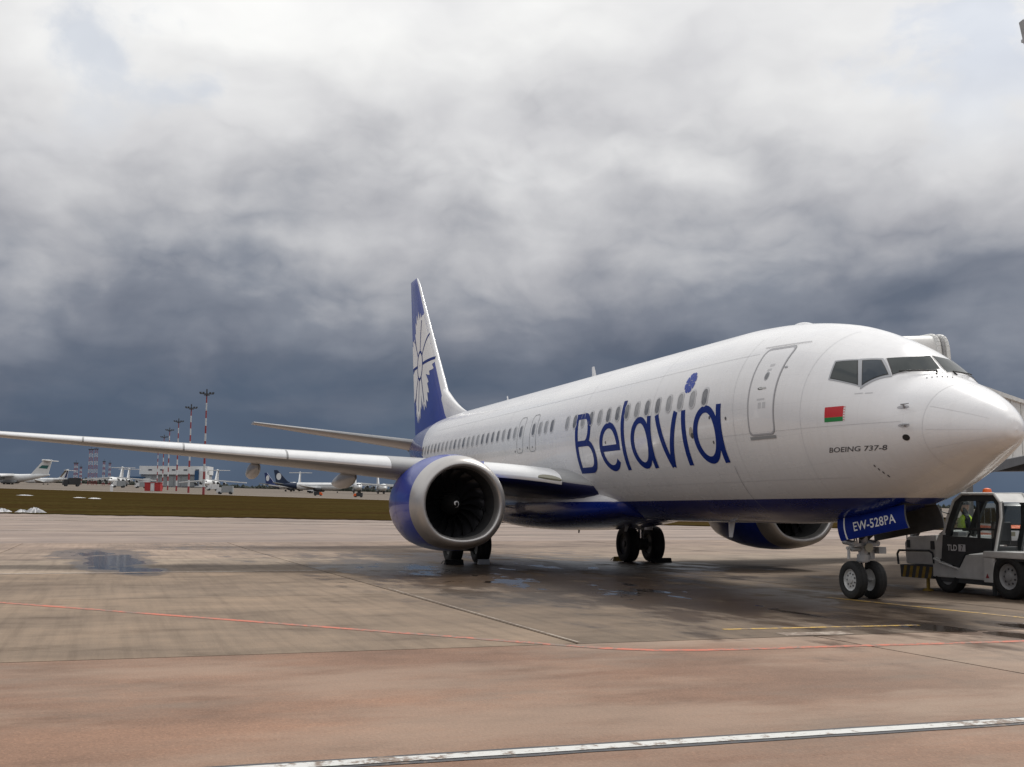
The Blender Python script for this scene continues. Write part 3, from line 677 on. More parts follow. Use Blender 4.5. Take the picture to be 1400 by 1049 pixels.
# pitot probes, static plates
for z_, s_ in ((3.255, 1.35), (2.955, 1.28)):
    b0 = Vector(side([s_], [z_], .0)[0]); nn = (Vector(side([s_], [z_], .1)[0]) - b0).normalized()
    m = MB(); m.tube(b0, b0 + nn * .09 + Vector((-.02, 0, 0)), .022, .014, 8); m.tube(b0 + nn * .09 + Vector((.03, 0, 0)), b0 + nn * .09 + Vector((-.16, 0, 0)), .014, .008, 8)
    m.build('pitot_probe', 'frame_grey', jet, smooth=True); oval('probe_plate', 'line_grey', s_ + .02, z_, .09, .03, jet, .004)
oval('static_plate', 'black', 1.285, 2.76, .058, .05, jet, .005)
for k in range(4): oval('drain_hole', 'text_grey', 2.02 - .035 * k, 2.33 - .055 * k, .014, .022, jet, .004, 8)
for k in range(6):
    p = surf([1.50 - .03 * k], [1.15 + .075 * k], .006)[0]; m = MB(); m.lathe([(0, .012), (.008, .01), (.01, .0)], (p[0], p[1], p[2] - .004), 'z', 8); m.build('rivet', 'text_grey', jet)

# --- cockpit windows
def pane(name, mat, q, off, parent, scale=1.0, mirror=False, sag=0.0):
    q = np.array(q, float); c0 = q.mean(0); q = c0 + (q - c0) * scale
    if mirror: q = q * [1, -1] + [0, PI]
    U, V = np.meshgrid(np.linspace(0, 1, 16), np.linspace(0, 1, 10), indexing='ij')
    A = lambda k: (q[0, k] * (1 - U) * (1 - V) + q[1, k] * U * (1 - V) + q[2, k] * U * V + q[3, k] * (1 - U) * V)
    nu, nv = U.shape
    yq = sec(q[:, 0], q[:, 1])[:, 1]; B_ = yq[0] * (1 - U) * (1 - V) + yq[1] * U * (1 - V) + yq[2] * U * V + yq[3] * (1 - U) * V
    s_ = (A(0) - sag * 4 * U * (1 - U) * (1 - V)).ravel(); w_ = pch(HW, s_); e_ = pch(EX, s_); yy = np.clip(B_.ravel() / w_, -1, 1)
    th_ = np.arccos(np.sign(yy) * np.abs(yy) ** (1 / e_)); p = surf(s_, th_, off)
    m = MB(); m.add(p.tolist(), [(i * nv + k, i * nv + k + 1, (i + 1) * nv + k + 1, (i + 1) * nv + k) for i in range(nu - 1) for k in range(nv - 1)])
    return m.build(name, mat, parent, smooth=True, angle=180)
W3 = [(2.94, .693), (2.59, .784), (2.26, .474), (2.84, .476)]
W2 = [(2.51, .803), (2.23, .903), (1.92, .775), (2.18, .483)]
W1 = [(2.19, .967), (1.93, 1.535), (1.58, 1.515), (1.87, .812)]
for mir in (False, True):
    a = pane('cockpit_window', 'frame_grey', W3, .006, jet, 1.17, mir); pane('seal', 'black', W3, .008, a, 1.03, mir); pane('pane', 'cockpit_glass_green', W3, .010, a, .97, mir)
    a = pane('cockpit_window', 'frame_grey', W2, .0065, jet, 1.24, mir); pane('seal', 'black', W2, .009, a, 1.03, mir); pane('pane', 'cockpit_glass', W2, .011, a, .95, mir)
    a = pane('cockpit_window', 'win_frame', W1, .0055, jet, 1.08, mir, .085); pane('seal', 'black', W1, .008, a, 1.02, mir, .085); pane('pane', 'cockpit_glass_green', W1, .010, a, .975, mir, .085)
    sg = (lambda t: PI - t) if mir else (lambda t: t)
    # wiper
    pts = [Vector(surf([s_], [sg(t_)], .035)[0]) for s_, t_ in ((1.60, 1.40), (1.66, 1.20), (1.76, 1.0), (1.84, .90))]
    m = MB(); m.path(pts, .011, 8); m.tube(Vector(surf([1.54], [sg(1.36)], .0)[0]), pts[0], .016, n=8); m.build('wiper', 'black', jet)

# --- cabin windows: frame ring and pane each
def cabin_window(s, z=3.855):
    oq = rrect(s - .145, s + .145, z - .205, z + .205, .13, 5); iq = rrect(s - .105, s + .105, z - .165, z + .165, .10, 5); n = len(oq)
    P = side(np.array([a for a, b in oq + iq]), np.array([b for a, b in oq + iq]), .0045)
    P[n:] = side(np.array([a for a, b in iq]), np.array([b for a, b in iq]), .007)
    m = MB(); m.add(P.tolist(), [(k, (k + 1) % n, n + (k + 1) % n, n + k) for k in range(n)])
    w = m.build('cabin_window', 'win_frame', jet, smooth=True, fix=False, angle=180); fix_out(w)
    jq = rrect(s - .115, s + .115, z - .175, z + .175, .105, 5)
    P = side(np.array([s] + [a for a, b in jq]), np.array([z] + [b for a, b in jq]), .0042)
    m = MB(); m.add(P.tolist(), [(0, 1 + k, 1 + (k + 1) % n) for k in range(n)]); o = m.build('pane', 'win_blind' if random.random() < .45 else 'win_pane', w, fix=False); fix_out(o)
for s_ in [6.49 + .535 * k for k in range(15)] + [15.10, 15.57, 16.04, 16.56, 17.64, 18.18] + [18.18 + .53 * k for k in range(1, 22)]: cabin_window(s_)

# --- antennas and lamps on the crown and belly
def blade(name, s, zb, hgt, ch, mat='white_paint', down=False, y=0.0, rake=.5):
    m = MB(); sg = -1 if down else 1; rings = []
    for t in (0, .5, 1):
        c_ = ch * (1 - .45 * t); x0 = s + rake * hgt * t; th_ = .03 * (1 - .4 * t)
        rings.append([(x0, y, zb + sg * hgt * t), (x0 + c_ * .3, y + th_, zb + sg * hgt * t), (x0 + c_, y, zb + sg * hgt * t), (x0 + c_ * .3, y - th_, zb + sg * hgt * t)])
    m.loft(rings); return m.build(name, mat, jet, smooth=True)
crown = ZC + 1.875
blade('blade_antenna', 16.35, crown, .36, .34); blade('blade_antenna', 24.2, crown, .22, .2)
m = MB(); m.loft([[(5.3 + .9 * t, .12 * math.cos(a) * math.sin(PI * max(.02, min(.98, t))), ZC + pch(TOP, 5.3 + .9 * t)[0] - .02 + .075 * math.sin(a) * math.sin(PI * max(.02, min(.98, t)))) for a in np.linspace(0, PI, 9)] for t in np.linspace(0, 1, 12)], False, False, False)
m.build('antenna_fairing', 'white_paint', jet, smooth=True)
blade('blade_antenna', 8.6, ZC - 2.14, .34, .30, 'white_paint', True, rake=.35); blade('blade_antenna', 14.1, 1.30, .26, .3, 'frame_grey', True, rake=.9); blade('drain_mast', 17.6, 1.16, .22, .16, 'frame_grey', True, rake=.4)

# --- wing to body fairing
FS = np.linspace(12.0, 23.8, 40); rings = []
for x in FS:
    t = (x - 12.0) / 11.8; k = math.sin(PI * t) ** .8 if 0 < t < 1 else 0
    ring = []
    for a in np.linspace(0, 2 * PI, 40, endpoint=False):
        ring.append((x, (1.10 + .93 * k) * np.sign(math.cos(a)) * abs(math.cos(a)) ** .7, 1.78 + (.34 + .36 * k) * np.sign(math.sin(a)) * abs(math.sin(a)) ** .7 - (.06 * k)))
    rings.append(ring)
m = MB(); m.loft(rings); m.build('belly_fairing', 'fuselage_paint', jet, smooth=True, angle=180)
# upper root fillet of the wing, starboard and port
# --- wings
def naca(x, t): return 5 * t * (.2969 * math.sqrt(max(x, 0)) - .1260 * x - .3516 * x * x + .2843 * x ** 3 - .1036 * x ** 4)
NX = 18
def airfoil(sLE, y, zLE, ch, t, camber=.018, twist=0.0, up_=Vector((0, 0, 1))):
    xs = [.5 * (1 - math.cos(PI * k / NX)) for k in range(NX + 1)]
    cam_ = lambda x: camber * 4 * x * (1 - x)
    P = [(x, cam_(x) + naca(x, t)) for x in xs[::-1]] + [(x, cam_(x) - naca(x, t)) for x in xs[1:-1]]
    out = []
    for x, z in P:
        xx = x * math.cos(twist) + z * math.sin(twist); zz = -x * math.sin(twist) + z * math.cos(twist)
        out.append((sLE + xx * ch, y + up_.y * zz * ch, zLE + up_.z * zz * ch))
    return out
WST = [  # y, LE s, LE z, chord, thickness
    (1.0, 12.55, 2.12, 8.6, .135), (1.95, 13.45, 2.28, 7.65, .105), (2.6, 13.92, 2.40, 7.15, .105), (3.4, 14.36, 2.49, 6.62, .11), (5.0, 15.20, 2.60, 5.55, .125), (5.7, 15.56, 2.68, 5.15, .12), (7.6, 16.55, 2.86, 4.45, .115), (10.3, 17.95, 3.10, 3.60, .11), (13.1, 19.41, 3.35, 2.75, .105), (16.0, 20.92, 3.60, 1.85, .10), (17.0, 21.45, 3.69, 1.50, .10)]
def wing_z(y): return float(np.interp(abs(y), [w[0] for w in WST], [w[2] for w in WST]))
def wing_le(y): return float(np.interp(abs(y), [w[0] for w in WST], [w[1] for w in WST]))
def wing_ch(y): return float(np.interp(abs(y), [w[0] for w in WST], [w[3] for w in WST]))
for sg in (1, -1):
    rings = [airfoil(s, sg * y, z, c_, t, .015, R(1.5 - .15 * y)) for (y, s, z, c_, t) in WST]
    m = MB(); m.loft(rings); nr = len(rings[0])
    for i, f in enumerate(m.f):
        if len(f) == 4 and f[0] // nr < 4 and (f[0] % nr) >= NX: m.m[i] = 1
    wg = m.build('wing', ['wing_grey', 'root_navy_shade'], jet, smooth=True, angle=50)
    # slats: polished leading edge in spans
    ys = [2.2, 3.9]; spans = [(2.15, 3.95), (6.1, 8.6), (8.65, 11.2), (11.25, 13.8), (13.85, 16.5)]
    for (a, b) in spans:
        rr = []
        for y in np.linspace(a, b, 6):
            ch = wing_ch(y); t = float(np.interp(y, [w[0] for w in WST], [w[4] for w in WST])); tw = R(1.5 - .15 * y)
            xs = [.11, .075, .045, .02, .006, 0, .004]; pr = []
            for k, x in enumerate(xs):
                zz = .06 * x * (1 - x) + (naca(x, t) if k < 5 else -naca(x, t) if k > 5 else 0)
                x2 = x - .0025 * (1 - x / .11); zz = zz * 1.035 + (.0008 if k < 5 else -.0008)
                xx = x2 * math.cos(tw) + zz * math.sin(tw); z2 = -x2 * math.sin(tw) + zz * math.cos(tw)
                pr.append((wing_le(y) + xx * ch, sg * y, wing_z(y) + z2 * ch))
            rr.append(pr)
        m = MB(); m.loft(rr, False, False, False); m.build('slat', 'slat_metal', jet, smooth=True, angle=60)
    # split winglet
    def fin2(z1, y1, s1, c1, nm):
        A = airfoil(21.45, sg * 17.0, 3.69, 1.45, .09); Bq = []
        for (t, cs) in ((.35, .9), (1, 0)):
            yy = 17.0 + (y1 - 17.0) * t; zz = 3.69 + (z1 - 3.69) * (t ** 1.3); c_ = 1.45 + (c1 - 1.45) * t; s_ = 21.45 + (s1 - 21.45) * t
            Bq.append(airfoil(s_, sg * yy, zz, c_, .08, 0, 0, Vector((0, -sg * .8, .6))))
        m = MB(); m.loft([A] + Bq); m.build(nm, 'white_paint', jet, smooth=True, angle=60)
    fin2(5.9, 17.85, 22.9, .45, 'winglet'); fin2(2.85, 17.7, 22.6, .35, 'winglet')
    # flap track fairings
    for y in (3.9, 6.5, 9.1):
        ch = wing_ch(y); x0 = wing_le(y) + ch * .50; L_ = ch * .62 + .9; zc_ = wing_z(y) - .02 * ch; rr = []
        for t in np.linspace(0.02, .98, 12):
            k = math.sin(PI * t ** .8) ** .7; rr.append([(x0 + L_ * t, sg * y + .14 * k * math.cos(a), zc_ - .16 - .10 * t + .25 * k * math.sin(a)) for a in np.linspace(0, 2 * PI, 14, endpoint=False)])
        m = MB(); m.loft(rr); m.build('flap_track_fairing', 'wing_grey', jet, smooth=True)
    # landing light in the wing root
    m = MB(); y0 = 2.42; pts = []
    for a in np.linspace(0, 2 * PI, 20, endpoint=False):
        yy = y0 + .26 * math.cos(a); zz = .085 * math.sin(a); pts.append((wing_le(yy) - .035 + abs(zz) * .5, sg * yy, wing_z(yy) + .04 + zz))
    pts = [(wing_le(y0) - .045, sg * y0, wing_z(y0) + .04)] + pts
    m.add(pts, [(0, 1 + k, 1 + (k + 1) % 20) for k in range(20)]); m.build('landing_light', 'lamp_glass', jet)

# --- horizontal stabilisers
for sg in (1, -1):
    A = [airfoil(33.4, sg * .5, 4.36, 4.3, .10, 0), airfoil(34.05, sg * 1.3, 4.50, 3.75, .10, 0), airfoil(37.96, sg * 7.18, 5.40, 1.25, .09, 0)]
    m = MB(); m.loft(A); m.build('horizontal_stabiliser', 'wing_grey', jet, smooth=True, angle=50)
# --- vertical fin with white leading edge and dorsal fin
fin_le = lambda z: 31.02 + (z - 5.2) * .89
fin_te = lambda z: 37.48 + (z - 5.28) * .175
def fin_y(s, z, tc=.10):
    ch = fin_te(z) - fin_le(z); x = min(1, max(0, (s - fin_le(z)) / ch)); return naca(x, tc) * ch
xs = [0, .004, .012, .03, .055, .09, .14, .2, .3, .4, .5, .6, .7, .8, .9, .96, 1.0]
rings = []
for z in np.concatenate([np.linspace(4.9, 11.9, 16), [12.12, 12.27]]):
    ch = fin_te(z) - fin_le(z); cut = max(0, z - 11.95) * .35
    P = [(fin_le(z) + (cut if x < .3 else 0) * (1 - x / .3 if x < .3 else 0) + x * ch, naca(x, .10) * ch * (1 if z < 12.2 else .5)) for x in xs]
    rings.append([(s, y, z) for s, y in P] + [(s, -y, z) for s, y in P[::-1][1:-1]])
m = MB(); m.loft(rings)
nr = len(rings[0])
for i, f in enumerate(m.f):
    if len(f) == 4 and (f[0] % nr) in (0, 1, 2, 3, nr - 1, nr - 2, nr - 3, nr - 4): m.m[i] = 1
m.build('tail_fin', ['blue_paint', 'white_paint'], jet, smooth=True, angle=60)
rings = []
for t in np.linspace(0, 1, 14):
    s = 28.5 + (32.35 - 28.5) * t; ztop = 5.36 + 1.28 * t ** 1.55; w = .05 + .20 * t
    ring = []
    zb = 5.05
    for a in np.linspace(0, PI, 9): ring.append((s, w * (.35 + .65 * (1 - math.sin(a) ** 2) ** .5) * np.sign(math.cos(a)) if a not in (0, PI) else w * np.sign(math.cos(a)) * 1.0, zb + (ztop - zb) * math.sin(a) ** 1.0))
    rings.append(ring)
m = MB(); m.loft(rings, False, False, False); m.build('dorsal_fin', 'white_paint', jet, smooth=True, angle=180)
# flower on the fin
FC = (36.06, 8.02)
def flower_R(phi):     # phi: degrees, 0 = forward (towards the nose), 90 = up
    k = ((phi + 22) % 51.43) / 51.43                     # one petal
    env = 2.62 - .85 * abs(2 * k - 1) ** 2.2            # long in the middle, short at the sides
    n = k * 6.0; tooth = 1 - abs(2 * (n % 1) - 1)        # pointed fringe
    return env - .42 * (1 - tooth)
rays = []
NPHI = 560
for i in range(NPHI):
    phi = 360 * i / NPHI; c_, s_ = -math.cos(R(phi)), math.sin(R(phi)); r = flower_R(phi)
    fullwhite = 0 < phi < 93
    if fullwhite: r = 9
    # clip to the fin outline
    for q in np.linspace(0, r, 120):
        s = FC[0] + c_ * q; z = FC[1] + s_ * q
        if s > fin_te(z) - .03 or s < fin_le(z) + .045 * (fin_te(z) - fin_le(z)): r = q; break
        if fullwhite and z > 10.38 - .012 * abs(phi - 75): r = q; break
    rays.append((c_, s_, r))
for sg in (1, -1):
    m = MB(); vv = []; NR = 9
    for (c_, s_, r) in rays:
        for j in range(NR + 1):
            q = r * (.02 + .98 * j / NR); s = FC[0] + c_ * q; z = FC[1] + s_ * q; vv.append((s, sg * (fin_y(s, z) + .006), z))
    m.add(vv, [(i * (NR + 1) + j, i * (NR + 1) + j + 1, ((i + 1) % NPHI) * (NR + 1) + j + 1, ((i + 1) % NPHI) * (NR + 1) + j) for i in range(NPHI) for j in range(NR)])
    fw_ = m.build('flower_emblem', 'white_plain', jet)
    m = MB()
    def strip(pts, w):
        P = []
        for i, p in enumerate(pts):
            a = pts[max(0, i - 1)]; b = pts[min(len(pts) - 1, i + 1)]; d = Vector((b[0] - a[0], b[1] - a[1])).normalized()
            for q in (-.5, .5):
                s = p[0] - d.y * w * q; z = p[1] + d.x * w * q; P.append((s, sg * (fin_y(s, z) + .012), z))
        m.add(P, [(2 * i, 2 * i + 1, 2 * i + 3, 2 * i + 2) for i in range(len(pts) - 1)])
    for phi in (2, 45, 88, 135, 180, 232, 262, 302):
        c_, s_ = -math.cos(R(phi)), math.sin(R(phi)); rr = min(2.05, rays[int(phi / 360 * NPHI)][2])
        if phi == 2: rr = rays[1][2] if rays[1][2] < 2.7 else 2.6
        strip([(FC[0] + c_ * q, FC[1] + s_ * q) for q in np.linspace(.56, rr, 10)], .13 if phi in (2, 180) else .10)
    strip([(FC[0] - .56 * math.cos(a), FC[1] + .62 * math.sin(a)) for a in np.linspace(0, 2 * PI + .01, 40)], .12)
    m.build('emblem_lines', 'letter_blue', fw_)

# --- engines
ES, EY, EZ = 13.40, 4.83, 1.735
OUT = [(0, .985), (.012, 1.02), (.04, 1.06), (.10, 1.105), (.20, 1.145), (.34, 1.18), (.55, 1.215), (.9, 1.252), (1.4, 1.275), (2.0, 1.265), (2.6, 1.215), (3.2, 1.115), (3.7, 1.0)]
INN = [(0, .985), (.008, .962), (.03, .940), (.08, .918), (.16, .903), (.30, .893), (.60, .890), (1.0, .893), (1.25, .893)]
def nac(prof, cy, squash=True, n=72):
    rings = []
    for a, r in prof:
        ring = []
        for k in range(n):
            t = 2 * PI * k / n; y = r * math.cos(t); z = r * math.sin(t)
            if squash and z < -.8 * r: z = -.8 * r + (z + .8 * r) * .72
            ring.append((ES + a, cy + y * 1.015, EZ + z))
        rings.append(ring)
    return rings
def make_engine(sg):
    cy = sg * EY; e = empty('engine'); e.parent = jet
    LIP = [p for p in INN[:6]][::-1] + OUT[1:7]
    m = MB(); m.loft(nac(LIP, cy), True, False, False); m.build('inlet_lip', 'lip_metal', e, smooth=True, angle=180)
    m = MB(); m.loft(nac([(.55, 1.213)] + OUT[7:], cy), True, False, False); cw = m.build('cowl', 'blue_paint', e, smooth=True, angle=180)
    m = MB(); m.loft(nac([(.30, .894)] + INN[6:], cy), True, False, False); m.build('inlet_duct', 'duct_grey', e, smooth=True, angle=180)
    m = MB(); m.lathe([(ES + 3.7, .99), (ES + 3.2, .93), (ES + 2.4, .9), (ES + 1.25, .89)], (0, cy, EZ), n=48); m.build('bypass_duct', 'duct_metal', e, smooth=True)
    m = MB(); m.lathe([(ES + 2.2, .62), (ES + 3.7, .60), (ES + 4.7, .42), (ES + 4.75, .38)], (0, cy, EZ), n=40, close=True); m.build('core_nozzle', 'duct_metal', e, smooth=True)
    m = MB(); m.lathe([(ES + 4.2, .34), (ES + 5.0, .22), (ES + 5.6, .03)], (0, cy, EZ), n=24, close=True); m.build('exhaust_plug', 'gear_dark', e, smooth=True)
    m = MB(); m.lathe([(ES + 1.33, .893), (ES + 1.34, .02)], (0, cy, EZ), n=48); m.build('fan_backing', 'black', e)
    # spinner with the white swirl
    SP = [(ES + .58, .004), (ES + .62, .055), (ES + .72, .125), (ES + .88, .205), (ES + 1.05, .265), (ES + 1.2, .30)]
    m = MB(); m.lathe(SP, (0, cy, EZ), n=32); sp = m.build('spinner', 'black', e, smooth=True, angle=180)
    m = MB(); vv = []
    for i in range(26):
        t = i / 25; a = R(330 * t - 60); r0 = .03 + .06 * t; w = .028 * math.sin(PI * min(1, t * 1.05 + .02)) ** .5 + .006
        for r in (r0 - w / 2, r0 + w / 2):
            x = float(np.interp(r, [p[1] for p in SP], [p[0] for p in SP])) - .006; vv.append((x, cy + r * math.cos(a), EZ + r * math.sin(a)))
    m.add(vv, [(2 * i, 2 * i + 1, 2 * i + 3, 2 * i + 2) for i in range(25)]); m.build('spinner_swirl', 'white_plain', sp)
    # one fan blade, copied round
    vv = []; nb = 10
    for i in range(nb + 1):
        t = i / nb; r = .26 + (.878 - .26) * t; stag = R(28 + 34 * t); ch = .30 + .10 * math.sin(PI * t * .9); sweep = .10 * math.sin(PI * t) - .12 * t * t; lean = .12 * math.sin(PI * 1.3 * t) - .10 * t
        for k in range(6):
            q = k / 5 - .5; camb = .035 * (1 - 4 * q * q)
            ax = q * ch * math.cos(stag) + sweep + camb * math.sin(stag); tg = q * ch * math.sin(stag) - camb * math.cos(stag) + lean * r
            vv.append((ax, tg, math.sqrt(max(.01, r * r - tg * tg))))
    m = MB(); m.add(vv, [(i * 6 + k, i * 6 + k + 1, (i + 1) * 6 + k + 1, (i + 1) * 6 + k) for i in range(nb) for k in range(5)])
    b0 = m.build('fan_blade', 'blade', e, smooth=True, angle=180); b0.location = (ES + 1.10, cy, EZ)
    for k in range(1, 18):
        b = b0.copy(); C.objects.link(b); b.parent = e; b.rotation_euler = (2 * PI * k / 18, 0, 0)
    # pylon
    rings = []
    for x, w, z0, z1 in ((ES + 1.5, .04, EZ + 1.1, EZ + 1.27), (ES + 2.0, .12, EZ + 1.1, EZ + 1.29), (ES + 2.6, .20, EZ + .9, EZ + 1.26), (ES + 3.6, .20, EZ + .6, EZ + 1.10), (ES + 5.0, .14, EZ + .55, EZ + .95), (ES + 5.9, .04, EZ + .65, EZ + .9)):
        rings.append([(x, cy + w, z0), (x, cy + w, z1 - .08), (x, cy + w * .5, z1), (x, cy - w * .5, z1), (x, cy - w, z1 - .08), (x, cy - w, z0)])
    m = MB(); m.loft(rings); m.build('pylon', 'blue_paint', e, smooth=True, angle=50)
    # cowl joint, latches, vent and nacelle chine
    m = MB()
    for a in (1.75,):
        rr = np.interp(a, [p[0] for p in OUT], [p[1] for p in OUT]) + .004
        m.loft(nac([(a, rr), (a + .012, rr)], cy), True, False, False)
    m.build('cowl_joint', 'black', cw)
    m = MB(); t0 = R(48); r0 = 1.26
    for q in (1, -1):
        pass
    ch_a = PI - t0 if sg > 0 else t0
    m.add([(ES + .95, cy + 1.235 * math.cos(ch_a), EZ + 1.235 * math.sin(ch_a)), (ES + 1.9, cy + 1.26 * math.cos(ch_a), EZ + 1.26 * math.sin(ch_a)), (ES + 1.9, cy + 1.52 * math.cos(ch_a), EZ + 1.52 * math.sin(ch_a)), (ES + 1.55, cy + 1.52 * math.cos(ch_a), EZ + 1.52 * math.sin(ch_a))], [(0, 1, 2, 3)])
    m.v += [(x, y + .02, z) for x, y, z in m.v]; m.f += [(4, 5, 6, 7), (0, 1, 5, 4), (1, 2, 6, 5), (2, 3, 7, 6), (3, 0, 4, 7)]; m.m += [0] * 5
    m.build('nacelle_chine', 'blue_paint', e)
    return e
make_engine(1); make_engine(-1)

# --- wheels and landing gear
def wheel(parent, c, Rr, w, rimr, rim_mat, name='wheel', face=1):
    g_ = empty(name); g_.parent = parent; g_.location = c
    hw = w / 2
    prof = [(-hw * .62, rimr), (-hw * .86, rimr * 1.04), (-hw, rimr + (Rr - rimr) * .35), (-hw * .97, rimr + (Rr - rimr) * .6), (-hw * .80, Rr * .955), (-hw * .55, Rr * .99), (-hw * .40, Rr), (-hw * .36, Rr * .985), (-hw * .32, Rr), (-.02 * hw, Rr * 1.004)]
    prof = prof + [(-a, r) for a, r in prof[::-1]]
    m = MB(); m.lathe(prof, (0, 0, 0), 'y', 48); ty = m.build('tyre', 'rubber', g_, smooth=True, angle=30)
    q = face
    m = MB(); m.lathe([(q * hw * .62, rimr * 1.0), (q * hw * .70, rimr * .97), (q * hw * .62, rimr * .90), (q * hw * .45, rimr * .84), (q * hw * .40, rimr * .66), (q * hw * .50, rimr * .50), (q * hw * .52, rimr * .36), (q * hw * .74, rimr * .30), (q * hw * .76, rimr * .02)], (0, 0, 0), 'y', 36)
    m.lathe([(-q * hw * .62, rimr), (-q * hw * .45, rimr * .84), (-q * hw * .40, .03)], (0, 0, 0), 'y', 36)
    rm = m.build('rim', rim_mat, g_, smooth=True, angle=30)
    m = MB()
    for k in range(9):
        a = 2 * PI * k / 9; cx, cz = rimr * .58 * math.cos(a), rimr * .58 * math.sin(a)
        m.tube((cx, q * hw * .38, cz), (cx, q * hw * .52, cz), rimr * .085, n=8)
    m.build('wheel_bolts', 'gear_dark', g_)
    return g_
NGX = 4.0
ng = empty('nose_gear'); ng.parent = jet
wheel(ng, (NGX, .205, .343), .343, .20, .20, 'rim_white'); wheel(ng, (NGX, -.205, .343), .343, .20, .20, 'rim_white', face=-1)
m = MB(); m.tube((NGX, -.2, .343), (NGX, .2, .343), .045); m.tube((NGX, 0, .33), (NGX - .02, 0, .72), .052, n=16); m.build('oleo', 'chrome', ng, smooth=True)
m = MB(); m.tube((NGX - .02, 0, .66), (NGX - .10, 0, 1.75), .085, .09, 16); m.tube((NGX - .03, 0, .68), (NGX - .035, 0, .80), .115, n=16)
m.box((NGX - .06, 0, .98), (.18, .52, .06)); m.tube((NGX - .05, -.26, .90), (NGX - .05, .26, .90), .045); m.tube((NGX - .15, .24, 1.0), (NGX + .2, .24, 1.03), .05); m.tube((NGX - .15, -.24, 1.0), (NGX + .2, -.24, 1.03), .05)
m.build('strut', 'gear_grey', ng, smooth=True)
m = MB(); m.tube((NGX + .04, 0, .42), (NGX + .20, 0, .60), .026); m.tube((NGX + .20, 0, .60), (NGX + .03, 0, .82), .026); m.box((NGX + .2, 0, .6), (.06, .12, .06)); m.build('torque_link', 'gear_grey', ng)
m = MB(); m.tube((NGX - .08, .07, 1.1), (NGX - 1.0, .10, 1.62), .04); m.tube((NGX - .08, -.07, 1.1), (NGX - 1.0, -.10, 1.62), .04); m.build('drag_brace', 'gear_dark', ng)
m = MB(); m.tube((NGX - .22, 0, .93), (NGX - .12, 0, .93), .085, .05, 16); m.build('taxi_light', 'lamp_glass', ng, smooth=True)
m = MB(); m.box((NGX + .02, -.16, .80), (.22, .10, .16)); m.tube((NGX - .05, .09, .78), (NGX + .02, .14, 1.3), .014); m.tube((NGX - .1, -.05, .72), (NGX + .05, -.12, 1.25), .014); m.tube((NGX + .12, .1, .86), (NGX + .1, .05, 1.4), .014)
m.box((NGX - .12, -.30, .88), (.16, .16, .12)); m.build('steering_unit', 'gear_grey', ng, bevel=.006)
m = MB(); m.tube((NGX - .02, .30, .72), (NGX - .02, .30, .92), .028); m.tube((NGX - .02, .22, .92), (NGX - .02, .34, .92), .03); m.build('tow_fitting', 'rim_white', ng)
# bay
m = MB(); m.prism([(2.30, 1.70), (4.2, 1.41), (4.2, 1.75), (2.30, 1.9)], 'y', -.31, .31); m.build('gear_bay', 'dark_bay', ng)
for sg in (1, -1):
    Q = [(4.24, 1.44), (2.30, 1.70), (2.17, 1.31), (4.10, 1.04)]
    m = MB(); n = 14; rows = []
    y_of = lambda t: sg * (.345 + .05 * math.sin(PI * t * .8))
    for t in np.linspace(0, 1, 7):
        rows.append([(Q[0][0] * (1 - t) + Q[3][0] * t + ((Q[1][0] * (1 - t) + Q[2][0] * t) - (Q[0][0] * (1 - t) + Q[3][0] * t)) * u, y_of(t), (Q[0][1] * (1 - t) + Q[3][1] * t) * (1 - u) + (Q[1][1] * (1 - t) + Q[2][1] * t) * u) for u in np.linspace(0, 1, n)])
    vv = [p for r_ in rows for p in r_]; m.add(vv, [(i * n + k, i * n + k + 1, (i + 1) * n + k + 1, (i + 1) * n + k) for i in range(6) for k in range(n - 1)])
    d1 = m.build('nose_gear_door', 'reg_blue' if sg > 0 else 'reg_blue', ng, smooth=True, angle=60)
    m = MB(); m.add([(p[0], p[1] - sg * .03, p[2]) for p in vv], [(i * n + k, i * n + k + 1, (i + 1) * n + k + 1, (i + 1) * n + k) for i in range(6) for k in range(n - 1)])
    edge = [i for i in range(n)] + [i * n + n - 1 for i in range(1, 7)] + [6 * n + k for k in range(n - 2, -1, -1)] + [i * n for i in range(5, 0, -1)]
    ne = len(edge); m.add([vv[i] for i in edge] + [(vv[i][0], vv[i][1] - sg * .03, vv[i][2]) for i in edge], [(k, (k + 1) % ne, ne + (k + 1) % ne, ne + k) for k in range(ne)])
    m.build('door_lining', 'door_inner', d1, smooth=True, angle=40)
    if sg > 0:
        def on_door(u, t, off=.006):
            a = (Q[0][0] * (1 - t) + Q[3][0] * t, Q[0][1] * (1 - t) + Q[3][1] * t); b = (Q[1][0] * (1 - t) + Q[2][0] * t, Q[1][1] * (1 - t) + Q[2][1] * t)
            return (a[0] + (b[0] - a[0]) * u, y_of(t) + off, a[1] + (b[1] - a[1]) * u)
        v, f = text_mesh('EW-528PA', 1.0, 0, 1.02, .012); x0 = min(p[0] for p in v); x1 = max(p[0] for p in v); y0 = min(p[1] for p in v); y1 = max(p[1] for p in v)
        m = MB(); m.add([on_door(.25 + .62 * (p[0] - x0) / (x1 - x0), .70 - .40 * (p[1] - y0) / (y1 - y0)) for p in v], f); m.build('registration', 'white_plain', d1)
        m = MB(); m.add([on_door(u, t) for t in np.linspace(.02, .98, 8) for u in (.10, .122)], [(2 * i, 2 * i + 1, 2 * i + 3, 2 * i + 2) for i in range(7)]); m.build('white_stripe', 'white_plain', d1)
MGX = 19.6
